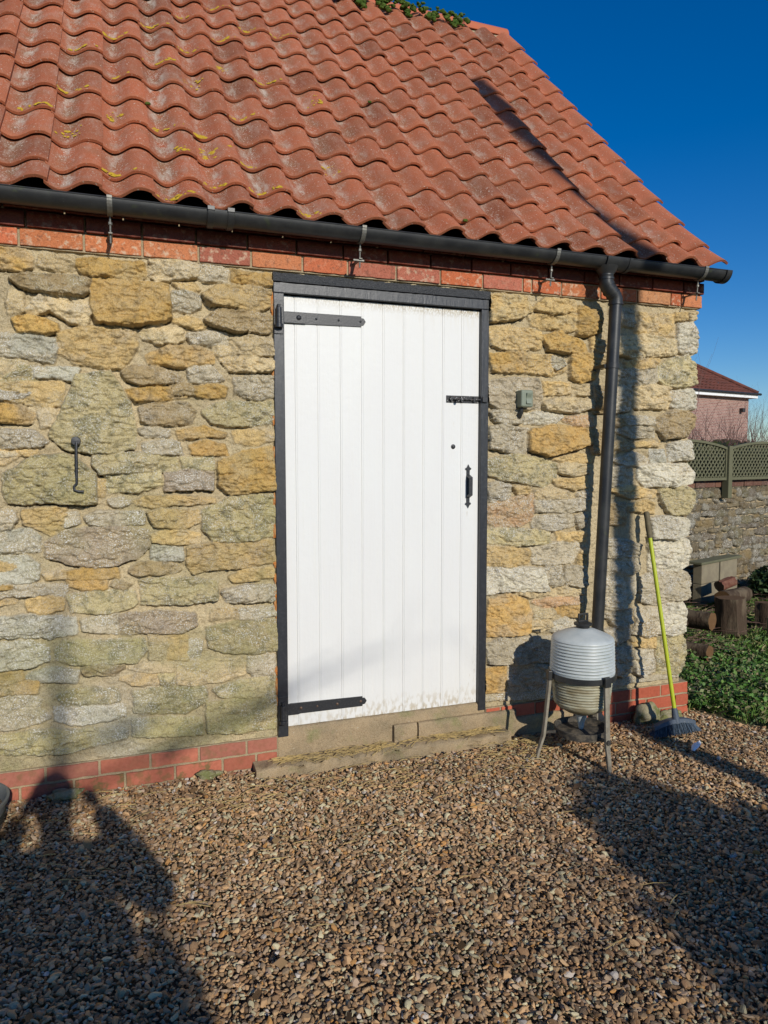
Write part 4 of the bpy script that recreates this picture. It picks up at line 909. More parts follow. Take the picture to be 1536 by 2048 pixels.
# straw
def strands(name, spots, m, label, kind='stuff', cat=None, seed=1):
    r_ = random.Random(seed); mb = MB()
    for (x, y, z, n_, sx, sy, ln) in spots:
        for _ in range(n_):
            a = r_.gauss(0, .5); L = ln * r_.uniform(.4, 1.2); cx_ = x + r_.uniform(-sx, sx); cy_ = y + r_.uniform(-sy, sy); cz_ = (z if z is not None else float(gz(cx_, cy_)) + .010) + r_.uniform(0, .012)
            d = Vector((math.cos(a), math.sin(a), r_.gauss(0, .10))) * L / 2; b = Vector((-d.y, d.x, 0)) * .12 * r_.uniform(-1, 1)
            mb.tube([(cx_ - d.x, cy_ - d.y, max(cz_ - d.z, cz_ - .006)), (cx_ + b.x, cy_ + b.y, cz_ + .004), (cx_ + d.x, cy_ + d.y, cz_ + d.z)], r_.uniform(.0008, .0019), 4)
    return tag(obj(name, mb, m), label, cat, kind=kind)
strands('straw', [(.55, -.07, .064, 130, .62, .03, .09), (.95, -.07, .066, 90, .2, .03, .08), (.25, -.06, .066, 60, .3, .03, .08), (.30, -.10, .060, 40, .25, .02, .09), (.1, -.3, None, 40, .6, .14, .09), (1.15, -.25, None, 70, .22, .12, .07), (-.4, -.25, None, 22, .5, .18, .10), (.5, -1.0, None, 60, 1.8, .8, .09), (.6, -.35, None, 110, .7, .20, .06), (-.6, -.5, None, 30, .5, .3, .08), (1.3, -.16, None, 40, .15, .08, .07)], 'straw', 'dry straw stems littering the step and gravel', cat='straw')

# ------------------------------------------------------------------ poultry drinker
FX, FY = 1.477, -.390; FG = float(gz(FX, FY)) + .0
dk = thing('poultry_drinker', 'ribbed pale plastic poultry drinker on three legs beside the downpipe', 'poultry drinker', (FX, FY, FG))
RT = .161
pr = [(.040, .688), (.055, .683), (.085, .672), (.115, .660), (.142, .648), (.155, .640), (.159, .630)]
z = .627
for k in range(10):
    pr += [(RT - .004, z), (RT - .006 + .0002 * k, z - .003), (RT - .001 + .0006 * k, z - .0075), (RT + .0006 * k, z - .0115), (RT - .004 + .0006 * k, z - .0155)]; z -= .0162
pr += [(RT + .004, .465), (RT + .004, .446), (.0, .446)]
tank = MB(); tank.lathe(pr, (FX, FY, FG), 64); tk = obj('tank', tank, 'tank', dk, smooth=50)
pr = [(.0, .445), (RT - .004, .445), (RT - .004, .428)]; z = .426
for k in range(9):
    r0 = RT - .006 - .0012 * k; pr += [(r0 - .006, z), (r0 - .001, z - .004), (r0, z - .008), (r0 - .004, z - .0125)]; z -= .0145
pr += [(RT - .020, .292), (.125, .274), (.085, .250), (.050, .236), (.034, .230), (.0, .230)]
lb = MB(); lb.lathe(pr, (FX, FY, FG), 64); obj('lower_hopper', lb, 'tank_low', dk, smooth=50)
nz = MB(); nz.lathe([(.0, .235), (.034, .230), (.026, .208), (.017, .182), (.015, .160), (.009, .142), (.0, .140)], (FX, FY, FG), 24); obj('nozzle', nz, 'tank', dk, smooth=50)
cp = MB(); cp.lathe([(.034, .668), (.034, .700), (.046, .702), (.047, .712), (.030, .719), (.0, .721)], (FX, FY, FG), 32)
cpo = obj('filler_cap', cp, 'plastic', dk, smooth=40)
part('cap_handle', lambda mb: (mb.box(FX - .030, FX + .030, FY - .006, FY + .006, FG + .718, FG + .727), mb.box(FX - .030, FX - .021, FY - .006, FY + .006, FG + .727, FG + .754), mb.box(FX + .021, FX + .030, FY - .006, FY + .006, FG + .727, FG + .754), mb.box(FX - .030, FX + .030, FY - .006, FY + .006, FG + .754, FG + .763)), 'plastic', cpo, bevel=.002)
rg = MB(); rg.lathe([(RT + .002, .458), (RT + .011, .460), (RT + .012, .432), (RT + .006, .429), (RT + .002, .430)], (FX, FY, FG), 64)
obj('support_ring', rg, 'plastic', dk, smooth=40)
for (dx, dy) in ((-.975, .16), (.10, -.995), (.84, .54)):
    l_ = math.hypot(dx, dy); dx /= l_; dy /= l_; mb = MB(); M_ = Matrix(((dx, -dy, 0, FX), (dy, dx, 0, FY), (0, 0, 1, FG), (0, 0, 0, 1)))
    sp__ = .030 if dy > -.9 else 0; path = [(.180, .43), (.190 + sp__ * .3, .22), (.194 + sp__ * .5, .130), (.208 + sp__, .04), (.212 + sp__ * 1.2, -.012)]; wd = (.015, .014, .0135, .012, .010); vs = []
    for (r_, z), w_ in zip(path, wd):
        vs += [M_ @ Vector((r_ - .007, -w_, z)), M_ @ Vector((r_ + .007, -w_, z)), M_ @ Vector((r_ + .007, w_, z)), M_ @ Vector((r_ - .007, w_, z))]
    mb.add(vs, [(i * 4 + k, i * 4 + (k + 1) % 4, (i + 1) * 4 + (k + 1) % 4, (i + 1) * 4 + k) for i in range(4) for k in range(4)] + [(0, 1, 2, 3), (19, 18, 17, 16)])
    lo = obj('leg', mb, 'leg', dk, bevel=.002)
    mb = MB(); mb.box(.172, .194, -.019, .019, .422, .472, M_); obj('leg_clip', mb, 'plastic', lo, bevel=.003)
    mb = MB(); mb.box(.130, .200, -.007, .007, .138, .150, M_); mb.tube([M_ @ Vector((.199, 0, .144)), M_ @ Vector((.209, 0, .144))], .013, 14); obj('tray_arm', mb, 'tray', lo, bevel=.002)
ty = MB(); ty.lathe([(.0, .118), (.120, .120), (.134, .126), (.140, .164), (.135, .166), (.127, .138), (.06, .134), (.02, .148), (.0, .150)], (FX, FY, FG), 48)
obj('drinking_tray', ty, 'tray', dk, smooth=40)
part('tray_bolt', lambda mb: mb.tube([(FX, FY, FG + .12), (FX, FY, FG + .085)], .005, 8), 'iron', dk)

# ------------------------------------------------------------------ broom
bx, by = 2.185, -.290; bzg = float(gz(bx, by)) + .008
br = thing('broom', 'yellow handled yard broom leaning upright on the wall corner, blue grey bristles on gravel', 'broom', (bx, by, bzg))
top = Vector((2.150, -.055, 1.245)); bot = Vector((bx + .005, by, bzg + .10))
dv = (top - bot).normalized(); mid = top - dv * .145
hp = MB(); hp.tube([bot, mid], .0118, 16); obj('handle', hp, 'yellow', br, smooth=40)
gp = MB(); gp.tube([mid - dv * .005, mid + dv * .02, mid + dv * .06, mid + dv * .10, mid + dv * .135, top, top + dv * .008], [.0135, .016, .0175, .015, .0175, .0165, .010], 16); obj('grip', gp, 'grip', br, smooth=60)
so_ = MB(); so_.tube([bot - dv * .045, bot + dv * .0, bot + dv * .04], [.022, .019, .015], 16); obj('socket', so_, 'broomhead', br, smooth=40)
hb = MB(); vs = []; n = 16
for k in range(n + 1):
    t = k / n * 2 - 1; x = bx + t * .148; zt = bzg + .082 - .030 * t * t; hw = .026 * (1 - .5 * abs(t) ** 3)
    vs += [(x, by - hw, zt - .022), (x, by + hw, zt - .022), (x, by + hw * .7, zt), (x, by - hw * .7, zt)]
hb.add(vs, [(i * 4 + k, i * 4 + (k + 1) % 4, (i + 1) * 4 + (k + 1) % 4, (i + 1) * 4 + k) for i in range(n) for k in range(4)] + [(0, 1, 2, 3), tuple(n * 4 + k for k in (3, 2, 1, 0))])
ho = obj('broom_head', hb, 'broomhead', br, bevel=.002, smooth=50)
bs = MB(); r_ = random.Random(5)
for k in range(900):
    t = r_.uniform(-1, 1); y = r_.uniform(-.022, .022) * (1 - .4 * abs(t) ** 3); x = bx + t * .142; z0 = bzg + .062 - .030 * t * t
    bs.tube([(x, by + y, z0), (x + t * .028 + r_.gauss(0, .003), by + y * 1.9 + r_.gauss(0, .003) - .006, bzg + r_.uniform(-.004, .006))], .0016, 3, cap=False)
obj('bristles', bs, 'bristle', ho)
# small stones by the plinth, feather, tub
def rock(label, c, r_, flat, seed, group=None):
    mb = MB(); mb.blob(c, r_, seed, 4, flat=flat, amp=.30, fr=1.6); tag(obj('rock', mb, 'rock', smooth=70), label, 'rock', group)
rock('large mossy rock at the plinth just behind the broom', (2.175, -.075, .020), .075, (1.15, .75, .95), 2)
rock('low mossy rock against the building corner right of the broom', (2.335, -.085, -.005), .055, (1.5, .8, .8), 5)
rock('flat rock at the foot of the plinth in the left shade', (-1.03, -.055, .055), .04, (1.7, .8, .6), 9)
rock('small green rock at the plinth left of the door step', (-.405, -.05, .045), .035, (1.6, .8, .7), 13)
mb = MB(); vs = []; n = 14
for k in range(n + 1):
    t = k / n; x = 2.065 + .13 * t; y = -.560 + .085 * t; w_ = .019 * math.sin(math.pi * (t * .92 + .06)) ** .7; z = float(gz(x, y)) + .022 + .010 * math.sin(3 * t)
    vs += [(x - w_ * .65, y + w_ * .75, z - .004), (x, y, z + .004), (x + w_ * .65, y - w_ * .75, z - .004), (x, y, z - .002)]
mb.add(vs, [(i * 4 + k, i * 4 + (k + 1) % 4, (i + 1) * 4 + (k + 1) % 4, (i + 1) * 4 + k) for i in range(n) for k in range(4)])
tag(obj('feather', mb, 'feather', smooth=60), 'white feather lying on the gravel right of the broom', 'feather')
tubx, tuby = -1.42, -.40; tg = float(gz(tubx, tuby))
tb = thing('garden_tub', 'grey plastic tub cut by the left edge on the gravel', 'tub', (tubx, tuby, tg))
mb = MB(); mb.lathe([(.0, .0), (.165, .0), (.172, .03), (.205, .175), (.214, .178), (.216, .192), (.206, .193), (.196, .17), (.16, .03), (.0, .028)], (tubx, tuby, tg), 48); obj('tub_wall', mb, 'tub', tb, smooth=40)
mb = MB(); mb.lathe([(.190, .098), (.1935, .098), (.2005, .133), (.197, .133)], (tubx, tuby, tg), 48); obj('tub_band', mb, 'tubband', tb, smooth=40)
mb = MB(); mb.lathe([(0, .15), (.19, .148)], (tubx, tuby, tg), 30); obj('tub_soil', mb, 'soil', tb)

# ------------------------------------------------------------------ vegetation helpers
def leaves(pts, size, pal, seed, jit=.35, up=.5, elong=1.6):
    r_ = np.random.default_rng(seed); n = len(pts); pts = np.asarray(pts); nr = r_.normal(0, 1, (n, 3)); nr[:, 2] += up; nr /= np.linalg.norm(nr, axis=1)[:, None]
    a = np.cross(nr, r_.normal(0, 1, (n, 3))); a /= np.linalg.norm(a, axis=1)[:, None] + 1e-9; b = np.cross(nr, a); s = (size * r_.uniform(1 - jit, 1 + jit, n))[:, None]
    V = np.stack([pts - a * s * elong * .5, pts + b * s * .5 - a * s * .05, pts + a * s * elong * .5, pts - b * s * .5 - a * s * .05], 1).reshape(-1, 3)
    F = np.arange(4 * n).reshape(n, 4); pal = np.array(pal); c = pal[r_.integers(0, len(pal), n)] * r_.uniform(.7, 1.3, (n, 1)); C = np.repeat(np.concatenate([c, np.ones((n, 1))], 1), 4, 0)
    return V, F, C
def blades(x, y, z, h, wdt, pal, seed, lean=.5):
    r_ = np.random.default_rng(seed); n = len(x); a = r_.uniform(0, 6.283, n); l = np.abs(r_.normal(0, lean, n)) * h; w = r_.uniform(.6, 1.3, n) * wdt
    dx, dy = np.cos(a), np.sin(a); px, py = -dy * w, dx * w
    V = np.stack([np.stack([x - px, y - py, z], -1), np.stack([x + px, y + py, z], -1), np.stack([x + dx * l * .4 + px * .8, y + dy * l * .4 + py * .8, z + h * .6], -1), np.stack([x + dx * l, y + dy * l, z + h * (1 - .25 * np.clip(l / h, 0, 1))], -1)], 1).reshape(-1, 3)
    F = np.arange(4 * n).reshape(n, 4); pal = np.array(pal); c = pal[r_.integers(0, len(pal), n)] * r_.uniform(.7, 1.3, (n, 1)); C = np.repeat(np.concatenate([c, np.ones((n, 1))], 1), 4, 0)
    return V, F, C
# grass and weeds right of the building
r_ = np.random.default_rng(3); n = 60000; gx_ = r_.uniform(2.56, 6.5, n) ; gy_ = r_.uniform(-1.4, 3.2, n)
kk = (gx_ > 2.60 + .42 * (-gy_) + .06) | (gy_ > .0); kk &= (gx_ > 2.57); kk &= (r_.random(n) < np.clip(1.4 - (gx_ - 2.6) * .10 - np.clip(gy_ - 1.2, 0, 3) * .42, .12, 1)); gx_, gy_ = gx_[kk], gy_[kk]
hh = .03 + .05 * r_.random(len(gx_)) * (1 + 1.0 * (fbm(gx_ * 2, gy_ * 2, 5) - .3))
V, F, C = blades(gx_, gy_, gz(gx_, gy_) - .02, hh, .0022, [(.07, .15, .02), (.10, .19, .03), (.15, .21, .05), (.05, .11, .018), (.30, .26, .12)], 4, .7)
tag(npmesh('grass', V, F, C, 'leafm'), 'green grass and low ground cover right of the building corner', 'grass', kind='stuff')
P = []
for k in range(230):
    while True:
        x = r_.uniform(2.60, 4.0); y = r_.uniform(-.15, 1.2)
        if x > 2.62 + .35 * max(0, -y) and (x - 2.6) * .5 + .0 < .9: break
    h0 = r_.uniform(.05, .17) * (1.0 if x < 3.4 else .6); m_ = int(r_.integers(30, 60)); t = r_.random(m_)
    P.append(np.stack([x + r_.normal(0, .045, m_) * (.5 + t), y + r_.normal(0, .045, m_) * (.5 + t), float(gz(x, y)) + h0 * t], -1))
V, F, C = leaves(np.concatenate(P), .021, [(.07, .16, .025), (.10, .21, .04), (.15, .25, .06), (.045, .10, .02), (.20, .22, .09), (.26, .22, .12)], 6, up=1.4, elong=1.5)
tag(npmesh('weeds', V, F, C, 'leafm'), 'leafy nettles and weeds growing at the building corner', 'weeds', kind='stuff')
n = 70; lx = r_.uniform(-1.3, 3.0, n); ly = -r_.random(n) ** 1.6 * 2.2 - .14; V, F, C = leaves(np.stack([lx, ly, gz(lx, ly) + .016], -1), .030, [(.20, .11, .05), (.28, .17, .08), (.14, .08, .04)], 8, up=2.5, elong=1.5)
tag(npmesh('dead_leaves', V, F, C, 'leafm'), 'scattered small brown dead leaves on the gravel', 'leaves', kind='stuff')
# ------------------------------------------------------------------ boundary wall, trellis
bw = thing('boundary_wall', 'weathered rubble boundary wall under the trellis, topped with brick', 'wall', (6.0, 3.3, 0))
ux, uy = .9617, .2741; bo = np.array((4.05, 2.735))
xs2 = np.arange(0, 8.6, .011); zs2 = np.arange(-.05, 1.232, .011)
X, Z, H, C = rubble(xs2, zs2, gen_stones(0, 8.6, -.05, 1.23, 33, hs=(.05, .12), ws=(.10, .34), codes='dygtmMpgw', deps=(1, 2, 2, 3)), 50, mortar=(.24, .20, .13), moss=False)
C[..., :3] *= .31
Wp = np.stack([bo[0] + X * ux + H * uy, bo[1] + X * uy - H * ux, Z], -1); idx = np.arange(X.size).reshape(X.shape)
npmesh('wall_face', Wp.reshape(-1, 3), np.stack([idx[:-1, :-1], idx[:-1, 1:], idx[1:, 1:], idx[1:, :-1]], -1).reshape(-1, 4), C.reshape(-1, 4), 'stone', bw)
Mw = Matrix(((ux, -uy, 0, bo[0]), (uy, ux, 0, bo[1]), (0, 0, 1, 0), (0, 0, 0, 1)))
mb = MB(); mb.box(0, 8.6, .01, .34, -.05, 1.228, Mw); obj('wall_core', mb, 'mortar', bw)
mb = MB(); rr = random.Random(2); mb2 = MB()
bricks(mb2, [i * .225 for i in range(39)], 1.236, 1.298, -.02, .22, ((.15, .075, .055), (.12, .07, .055), (.18, .09, .06)), rr)
mb2.v = [tuple(Mw @ Vector(v)) for v in mb2.v]; obj('brick_coping', mb2, 'brick', bw)
mb = MB(); mb.box(0, 8.6, -.005, .19, 1.2285, 1.293, Mw); obj('coping_mortar', mb, 'mortar', bw)
tr_ = thing('trellis_fence', 'arched green trellis fence panels with a square post above the boundary wall', 'trellis', (6.1, 3.35, 1.1))
for c0 in (.37, 2.19, 4.02, 5.85, 7.68):
    mb = MB(); mb.box(c0 - .042, c0 + .042, -.115, -.03, 1.10, 1.735, Mw); obj('post', mb, 'fence', tr_, bevel=.004)
posts = (.37, 2.19, 4.02, 5.85, 7.68)
def arch(t): return 1.715 + .085 * math.sin(math.pi * t) ** .8
for pi_ in range(4):
    a0 = posts[pi_] + .046; a1 = posts[pi_ + 1] - .046; W_ = a1 - a0; mb = MB()
    mb.box(a0, a1, -.09, -.05, 1.32, 1.352, Mw); vs = []; n = 24
    for k in range(n + 1):
        t = k / n; z = arch(t)
        vs += [Mw @ Vector((a0 + W_ * t, yy, z + dz)) for yy, dz in ((-.09, -.028), (-.05, -.028), (-.05, 0), (-.09, 0))]
    mb.add(vs, [(i * 4 + k, i * 4 + (k + 1) % 4, (i + 1) * 4 + (k + 1) % 4, (i + 1) * 4 + k) for i in range(n) for k in range(4)] + [(0, 1, 2, 3), tuple(n * 4 + k for k in (3, 2, 1, 0))])
    mb.box(a0, a0 + .022, -.088, -.052, 1.3525, 1.69, Mw); mb.box(a1 - .022, a1, -.088, -.052, 1.3525, 1.69, Mw)
    obj('panel_frame', mb, 'fence', tr_)
    mb = MB(); sp_ = .078
    for sgn, yy in ((1, -.072), (-1, -.064)):
        k = -12
        while k * sp_ < W_ + .5:
            s = k * sp_; best = []
            for q_ in range(60):
                z = 1.352 + q_ * .0075; x = s + (z - 1.352) if sgn > 0 else s - (z - 1.352) + .0
                if 0 <= x <= W_ and z <= arch(x / W_) - .02: best.append((x, z))
            if len(best) > 3:
                (xa, za), (xb, zb) = best[0], best[-1]; L = math.hypot(xb - xa, zb - za); nx_, nz_ = -(zb - za) / L * .009, (xb - xa) / L * .009
                vs = [Mw @ Vector((a0 + x, y_, z)) for y_ in (yy - .003, yy + .003) for x, z in ((xa - nx_, za - nz_), (xa + nx_, za + nz_), (xb + nx_, zb + nz_), (xb - nx_, zb - nz_))]
                mb.add(vs, [(0, 1, 2, 3), (7, 6, 5, 4), (0, 4, 5, 1), (1, 5, 6, 2), (2, 6, 7, 3), (3, 7, 4, 0)])
            k += 1
    obj('lattice', mb, 'fence', tr_)
# ivy / evergreen hedge behind the trellis
def mass(name, label, cat, fn, n, size, pal, seed, trunk=None, mt='leafm', up=.4):
    r_ = np.random.default_rng(seed); pts = fn(r_, n); V, F, C = leaves(pts, size, pal, seed + 1, up=up)
    root = thing(name, label, cat, tuple(float(a) for a in (pts[:, 0].mean(), pts[:, 1].mean(), 0)))
    npmesh('foliage', V, F, C, mt, root)
    if trunk: m2 = MB(); trunk(m2); obj('stems', m2, 'bark', root, smooth=60)
    return root
def hf(r_, n):
    x = r_.uniform(.0, 8.4, n); y = r_.uniform(.12, .75, n); top = 1.66 + .11 * (fbm(x * 1.3, y, 3) - .5) * 2 + .04 * (x > 1.0); z = .2 + (top - .2) * r_.random(n) ** .6
    return np.stack([bo[0] + x * ux - y * uy, bo[1] + x * uy + y * ux, z + .03], -1)
mass('hedge', 'dark evergreen hedge growing behind the trellis', 'hedge', hf, 26000, .045, [(.025, .04, .014), (.045, .06, .02), (.07, .08, .03), (.03, .035, .018), (.10, .09, .05)], 12,
     lambda m2: [m2.tube([Mw @ Vector((.6 + .9 * k, .45, 0)), Mw @ Vector((.7 + .9 * k, .45, 1.4))], [.03, .012], 7) for k in range(9)])
def bush(r_, n):
    x = r_.uniform(0, 1, n); pts = []
    cs = [(6.0, 2.62, .30), (6.45, 2.75, .28), (6.9, 3.0, .33), (7.4, 3.15, .3)]
    k = r_.integers(0, 4, n); c = np.array(cs)[k]; d = r_.normal(0, 1, (n, 3)); d /= np.linalg.norm(d, axis=1)[:, None]; rad = c[:, 2] * r_.random(n) ** .4
    return np.stack([c[:, 0] + d[:, 0] * rad * 1.2 + .35, c[:, 1] + d[:, 1] * rad, np.abs(.12 + d[:, 2] * rad * .8)], -1)
mass('low_shrub', 'low dark green shrub at the foot of the boundary wall', 'shrub', bush, 7000, .04, [(.02, .045, .015), (.035, .07, .02), (.06, .09, .03)], 15)
# breeze blocks
kw = 0
for (a, z0, wd, lab) in ((.0, .0, .43, 'left breeze block in the lower course by the boundary wall'), (.44, .0, .43, 'right breeze block in the lower course by the boundary wall'), (.0, .22, .40, 'left breeze block of the upper course, before a narrow gap'), (.435, .22, .41, 'right breeze block of the upper course, after a narrow gap')):
    o0 = Vector((5.08, 2.50, 0)); M_ = Matrix(((.94, -.34, 0, o0.x), (.34, .94, 0, o0.y), (0, 0, 1, 0), (0, 0, 0, 1)))
    mb = MB(); mb.box(a, a + wd, 0, .10, z0 - .02 * (z0 == 0), z0 + .215, M_); tag(obj('breeze_block', mb, 'block', bevel=.006), lab, 'block', 'breeze blocks stacked by the boundary wall')
mb = MB(); mb.box(-.05, .92, -.02, .14, .436, .462, Matrix(((.94, -.34, 0, 5.08), (.34, .94, 0, 2.50), (0, 0, 1, 0), (0, 0, 0, 1)))); tag(obj('timber_plank', mb, 'fence', bevel=.004), 'thin weathered plank laid across the breeze blocks', 'plank')
# logs
def log(a, b, r_, label, m=('bark', 'logend'), name='log', seed=1):
    a = Vector(a); b = Vector(b); n = 18; rq = random.Random(seed); mb = MB(); wob = [1 + rq.uniform(-.10, .10) for _ in range(n)]
    d = (b - a).normalized(); u = d.orthogonal().normalized(); v = d.cross(u); vs = []
    for t in (0, .33, .66, 1):
        c = a.lerp(b, t)
        for k in range(n): w_ = r_ * wob[k] * (1 + rq.uniform(-.05, .05)); vs.append(c + (u * math.cos(6.283 * k / n) + v * math.sin(6.283 * k / n)) * w_)
    mb.add(vs, [(i * n + k, i * n + (k + 1) % n, (i + 1) * n + (k + 1) % n, (i + 1) * n + k) for i in range(3) for k in range(n)])
    e = MB(); e.add(vs[:n] + vs[-n:], [tuple(range(n)), tuple(range(n, 2 * n))])
    root = thing(name, label, name.replace('_', ' '), tuple((a + b) / 2))
    obj('bark', mb, m[0], root, smooth=50); obj('cut_end', e, m[1], root); return root
def wd(x, y): return (x, y)
log((4.42, 1.45, -.02), (4.41, 1.47, .31), .125, 'dark upright log stump standing among the firewood', name='log_stump', seed=3)
log((4.92, 1.50, -.02), (4.93, 1.52, .22), .12, 'dark log stump at the right edge of the frame', name='log_stump', seed=8)
log((3.42, .70, .085), (3.20, 1.25, .085), .062, 'round log end low in the weeds by the building', seed=5)
log((3.92, 1.18, .19), (3.70, 1.75, .17), .075, 'ochre log end higher in the firewood pile', seed=6)
log((3.55, 1.35, .07), (3.30, 2.0, .07), .085, 'dark log lying under the ochre log end', seed=11)
log((3.30, 1.02, .215), (3.62, 1.20, .20), .045, 'grey split log lying across the low round log', seed=12)
log((4.25, 1.95, .10), (3.55, 1.85, .11), .07, 'long grey branch log behind the stump', seed=14)
log((5.10, 2.28, .235), (5.33, 2.33, .27), .055, 'red brown log chunk on the pile before the breeze blocks', m=('redbark', 'bark'), seed=15)
log((5.02, 2.15, .13), (5.50, 2.32, .12), .085, 'mossy log beneath the red brown chunk', seed=16)
log((4.62, 1.22, -.02), (4.63, 1.24, .155), .019, 'short pale stake standing in front of the stump', m=('fence', 'fence'), name='stake', seed=17)
strands('twig_litter', [(4.4, 1.7, .03, 160, 1.0, .5, .35), (5.2, 2.2, .03, 120, 1.0, .5, .3), (3.6, 1.2, .05, 60, .4, .4, .25)], 'twig', 'bare brown twigs and bark litter around the firewood', cat='twigs', seed=4)
# bare shrubs beyond the trellis
def twigs(mb, p, d, L, r0, depth, rq, spread=.45):
    n = 4; pts = [p]; rs = [r0]
    for i in range(n):
        d = (d + Vector((rq.gauss(0, .09), rq.gauss(0, .09), rq.gauss(0, .05)))).normalized(); pts.append(pts[-1] + d * L / n); rs.append(r0 * (1 - .5 * (i + 1) / n))
    mb.tube(pts, rs, 5, cap=False)
    if depth:
        for _ in range(rq.randint(2, 3)):
            k = rq.randint(1, n); dd = (d + Vector((rq.gauss(0, spread), rq.gauss(0, spread), rq.gauss(.1, spread * .5)))).normalized(); twigs(mb, pts[k], dd, L * rq.uniform(.55, .8), rs[k] * .65, depth - 1, rq, spread)
def bare(label, base, n, L, r0, depth, seed, spread=.3, lean=.25, name='bare_shrub', cat='shrub', m='twig'):
    rq = random.Random(seed); mb = MB()
    for _ in range(n): twigs(mb, Vector(base) + Vector((rq.gauss(0, .05), rq.gauss(0, .05), 0)) * (n > 1), Vector((rq.gauss(0, lean), rq.gauss(0, lean), 1)).normalized(), L, r0, depth, rq, spread)
    tag(obj(name, mb, m, smooth=60), label, cat)
bare('bare slender shrub with upright red brown stems before the brick house', (8.45, 6.05, .2), 6, 1.75, .015, 2, 4, .22, .10)
bare('dense twiggy bare shrub behind the trellis, right of the slender stems', (9.5, 6.3, .4), 30, 1.15, .018, 3, 7, .4, .35)
bare('dense twiggy bare shrub at the building corner behind the trellis', (8.0, 6.4, .4), 20, 1.1, .016, 3, 9, .4, .35)
bare('low bare shrub nearest the right edge behind the trellis', (10.6, 6.9, .4), 26, 1.1, .016, 3, 19, .4, .4)
def far(r_, n):
    x = r_.uniform(-4, 40, n); y = r_.uniform(0, 2.5, n); top = 2.35 + .35 * (fbm(x * .5, y * .3, 8) - .5) * 2; z = .2 + (top - .2) * r_.random(n) ** .5
    return np.stack([16 + x, 17 + x * .30 + y, z], -1)
mass('garden_hedge', 'long brown green hedge in the distance at the right edge', 'hedge', far, 30000, .16, [(.045, .045, .02), (.07, .06, .03), (.09, .07, .045)], 25)
bare('distant bare tree over the hedge at the right edge', (36.5, 24.5, 0), 3, 1.9, .03, 4, 31, .45, .3, 'bare_tree', 'tree')
bare('second distant bare tree close beside the brick house wall', (33.6, 26.5, 0), 3, 1.9, .03, 4, 33, .45, .3, 'bare_tree', 'tree')
# ------------------------------------------------------------------ neighbour house
hs = thing('brick_house', 'pink brick house with dark red hipped tile roof and white fascia beyond the trellis', 'house', (29.3, 24.54, 0))
c0 = Vector((29.305, 24.536, 0)); L_ = (Vector((24.6, 23.25, 0)) - c0).normalized(); Lx = Vector((-.985, -.17, 0)).normalized()
Bk = Vector((-Lx.y, Lx.x, 0)); Bk = Bk if Bk.y > 0 else -Bk
def hp_(a, b, z): return tuple(c0 + Lx * a + Bk * b + Vector((0, 0, z)))
mb = MB(); mb.add([hp_(a, b, z) for z in (-.1, 4.86) for a, b in ((0, 0), (12, 0), (12, 8), (0, 8))], [(0, 1, 5, 4), (1, 2, 6, 5), (2, 3, 7, 6), (3, 0, 4, 7), (4, 5, 6, 7)]); obj('house_wall', mb, 'pinkbrick', hs)
e = .30; zt = 4.94; tp = .72; half_ = 4 + e
MT['htile'] = mat('dark_red_tiles', (.15, .048, .032), .9, mix=(('n', 3, (.075, .03, .022), .4, .65, .8), ('n', 30, (.18, .06, .035), .55, .7, .6)))
mb = MB(); apx = (half_ - e, 4)
# tiled hip roof as overlapping courses following the slope
def course_face(mb, A, B, T0, T1):   # A,B eave ends, T0,T1 ridge ends
    A, B, T0, T1 = map(Vector, (A, B, T0, T1)); n = 18; nrm = (B - A).cross(T0 - A).normalized(); nrm = nrm if nrm.z > 0 else -nrm
    for k in range(n):
        t0, t1 = k / n, (k + 1) / n; p0 = A.lerp(T0, t0) + nrm * .05; p1 = B.lerp(T1, t0) + nrm * .05; p2 = B.lerp(T1, t1) + nrm * .01; p3 = A.lerp(T0, t1) + nrm * .01
        m_ = max(2, int((p1 - p0).length / .075)); vs = []
        for i in range(m_ + 1):
            u = i / m_; w_ = nrm * (.022 * math.cos(i * math.pi / 2)); a_ = p0.lerp(p1, u) + w_; vs += [a_, p3.lerp(p2, u) + w_, a_ - nrm * .045]
        mb.add(vs, [(i * 3, i * 3 + 3, i * 3 + 4, i * 3 + 1) for i in range(m_)] + [(i * 3 + 2, i * 3 + 5, i * 3 + 3, i * 3) for i in range(m_)])
zr = zt + half_ * tp
course_face(mb, hp_(-e, -e, zt), hp_(12 + e, -e, zt), hp_(4, 4, zr), hp_(8, 4, zr)); course_face(mb, hp_(-e, 8 + e, zt), hp_(-e, -e, zt), hp_(4, 4, zr), hp_(4, 4, zr))
course_face(mb, hp_(12 + e, 8 + e, zt), hp_(-e, 8 + e, zt), hp_(8, 4, zr), hp_(4, 4, zr)); course_face(mb, hp_(12 + e, -e, zt), hp_(12 + e, 8 + e, zt), hp_(8, 4, zr), hp_(8, 4, zr))
hr = obj('roof', mb, 'htile', hs)
mb = MB(); mb.tube([hp_(-e, -e, zt + .07), hp_(4, 4, zr + .07)], .10, 8); mb.tube([hp_(-e, 8 + e, zt + .07), hp_(4, 4, zr + .07)], .10, 8); mb.tube([hp_(4, 4, zr + .07), hp_(8, 4, zr + .07)], .10, 8); obj('hip_tiles', mb, 'htile', hr, smooth=50)
mb = MB(); mb.add([hp_(a, b, z) for z in (zt - .20, zt - .03) for a, b in ((-e, -e), (12 + e, -e), (12 + e, 8 + e), (-e, 8 + e))], [(0, 1, 5, 4), (1, 2, 6, 5), (2, 3, 7, 6), (3, 0, 4, 7), (3, 2, 1, 0)]); obj('fascia', mb, 'fascia', hs)
mb = MB(); mb.tube([hp_(-e - .15, -e - .06, zt), hp_(12 + e, -e - .06, zt)], .06, 8); obj('house_gutter', mb, 'plastic', hs, smooth=50)
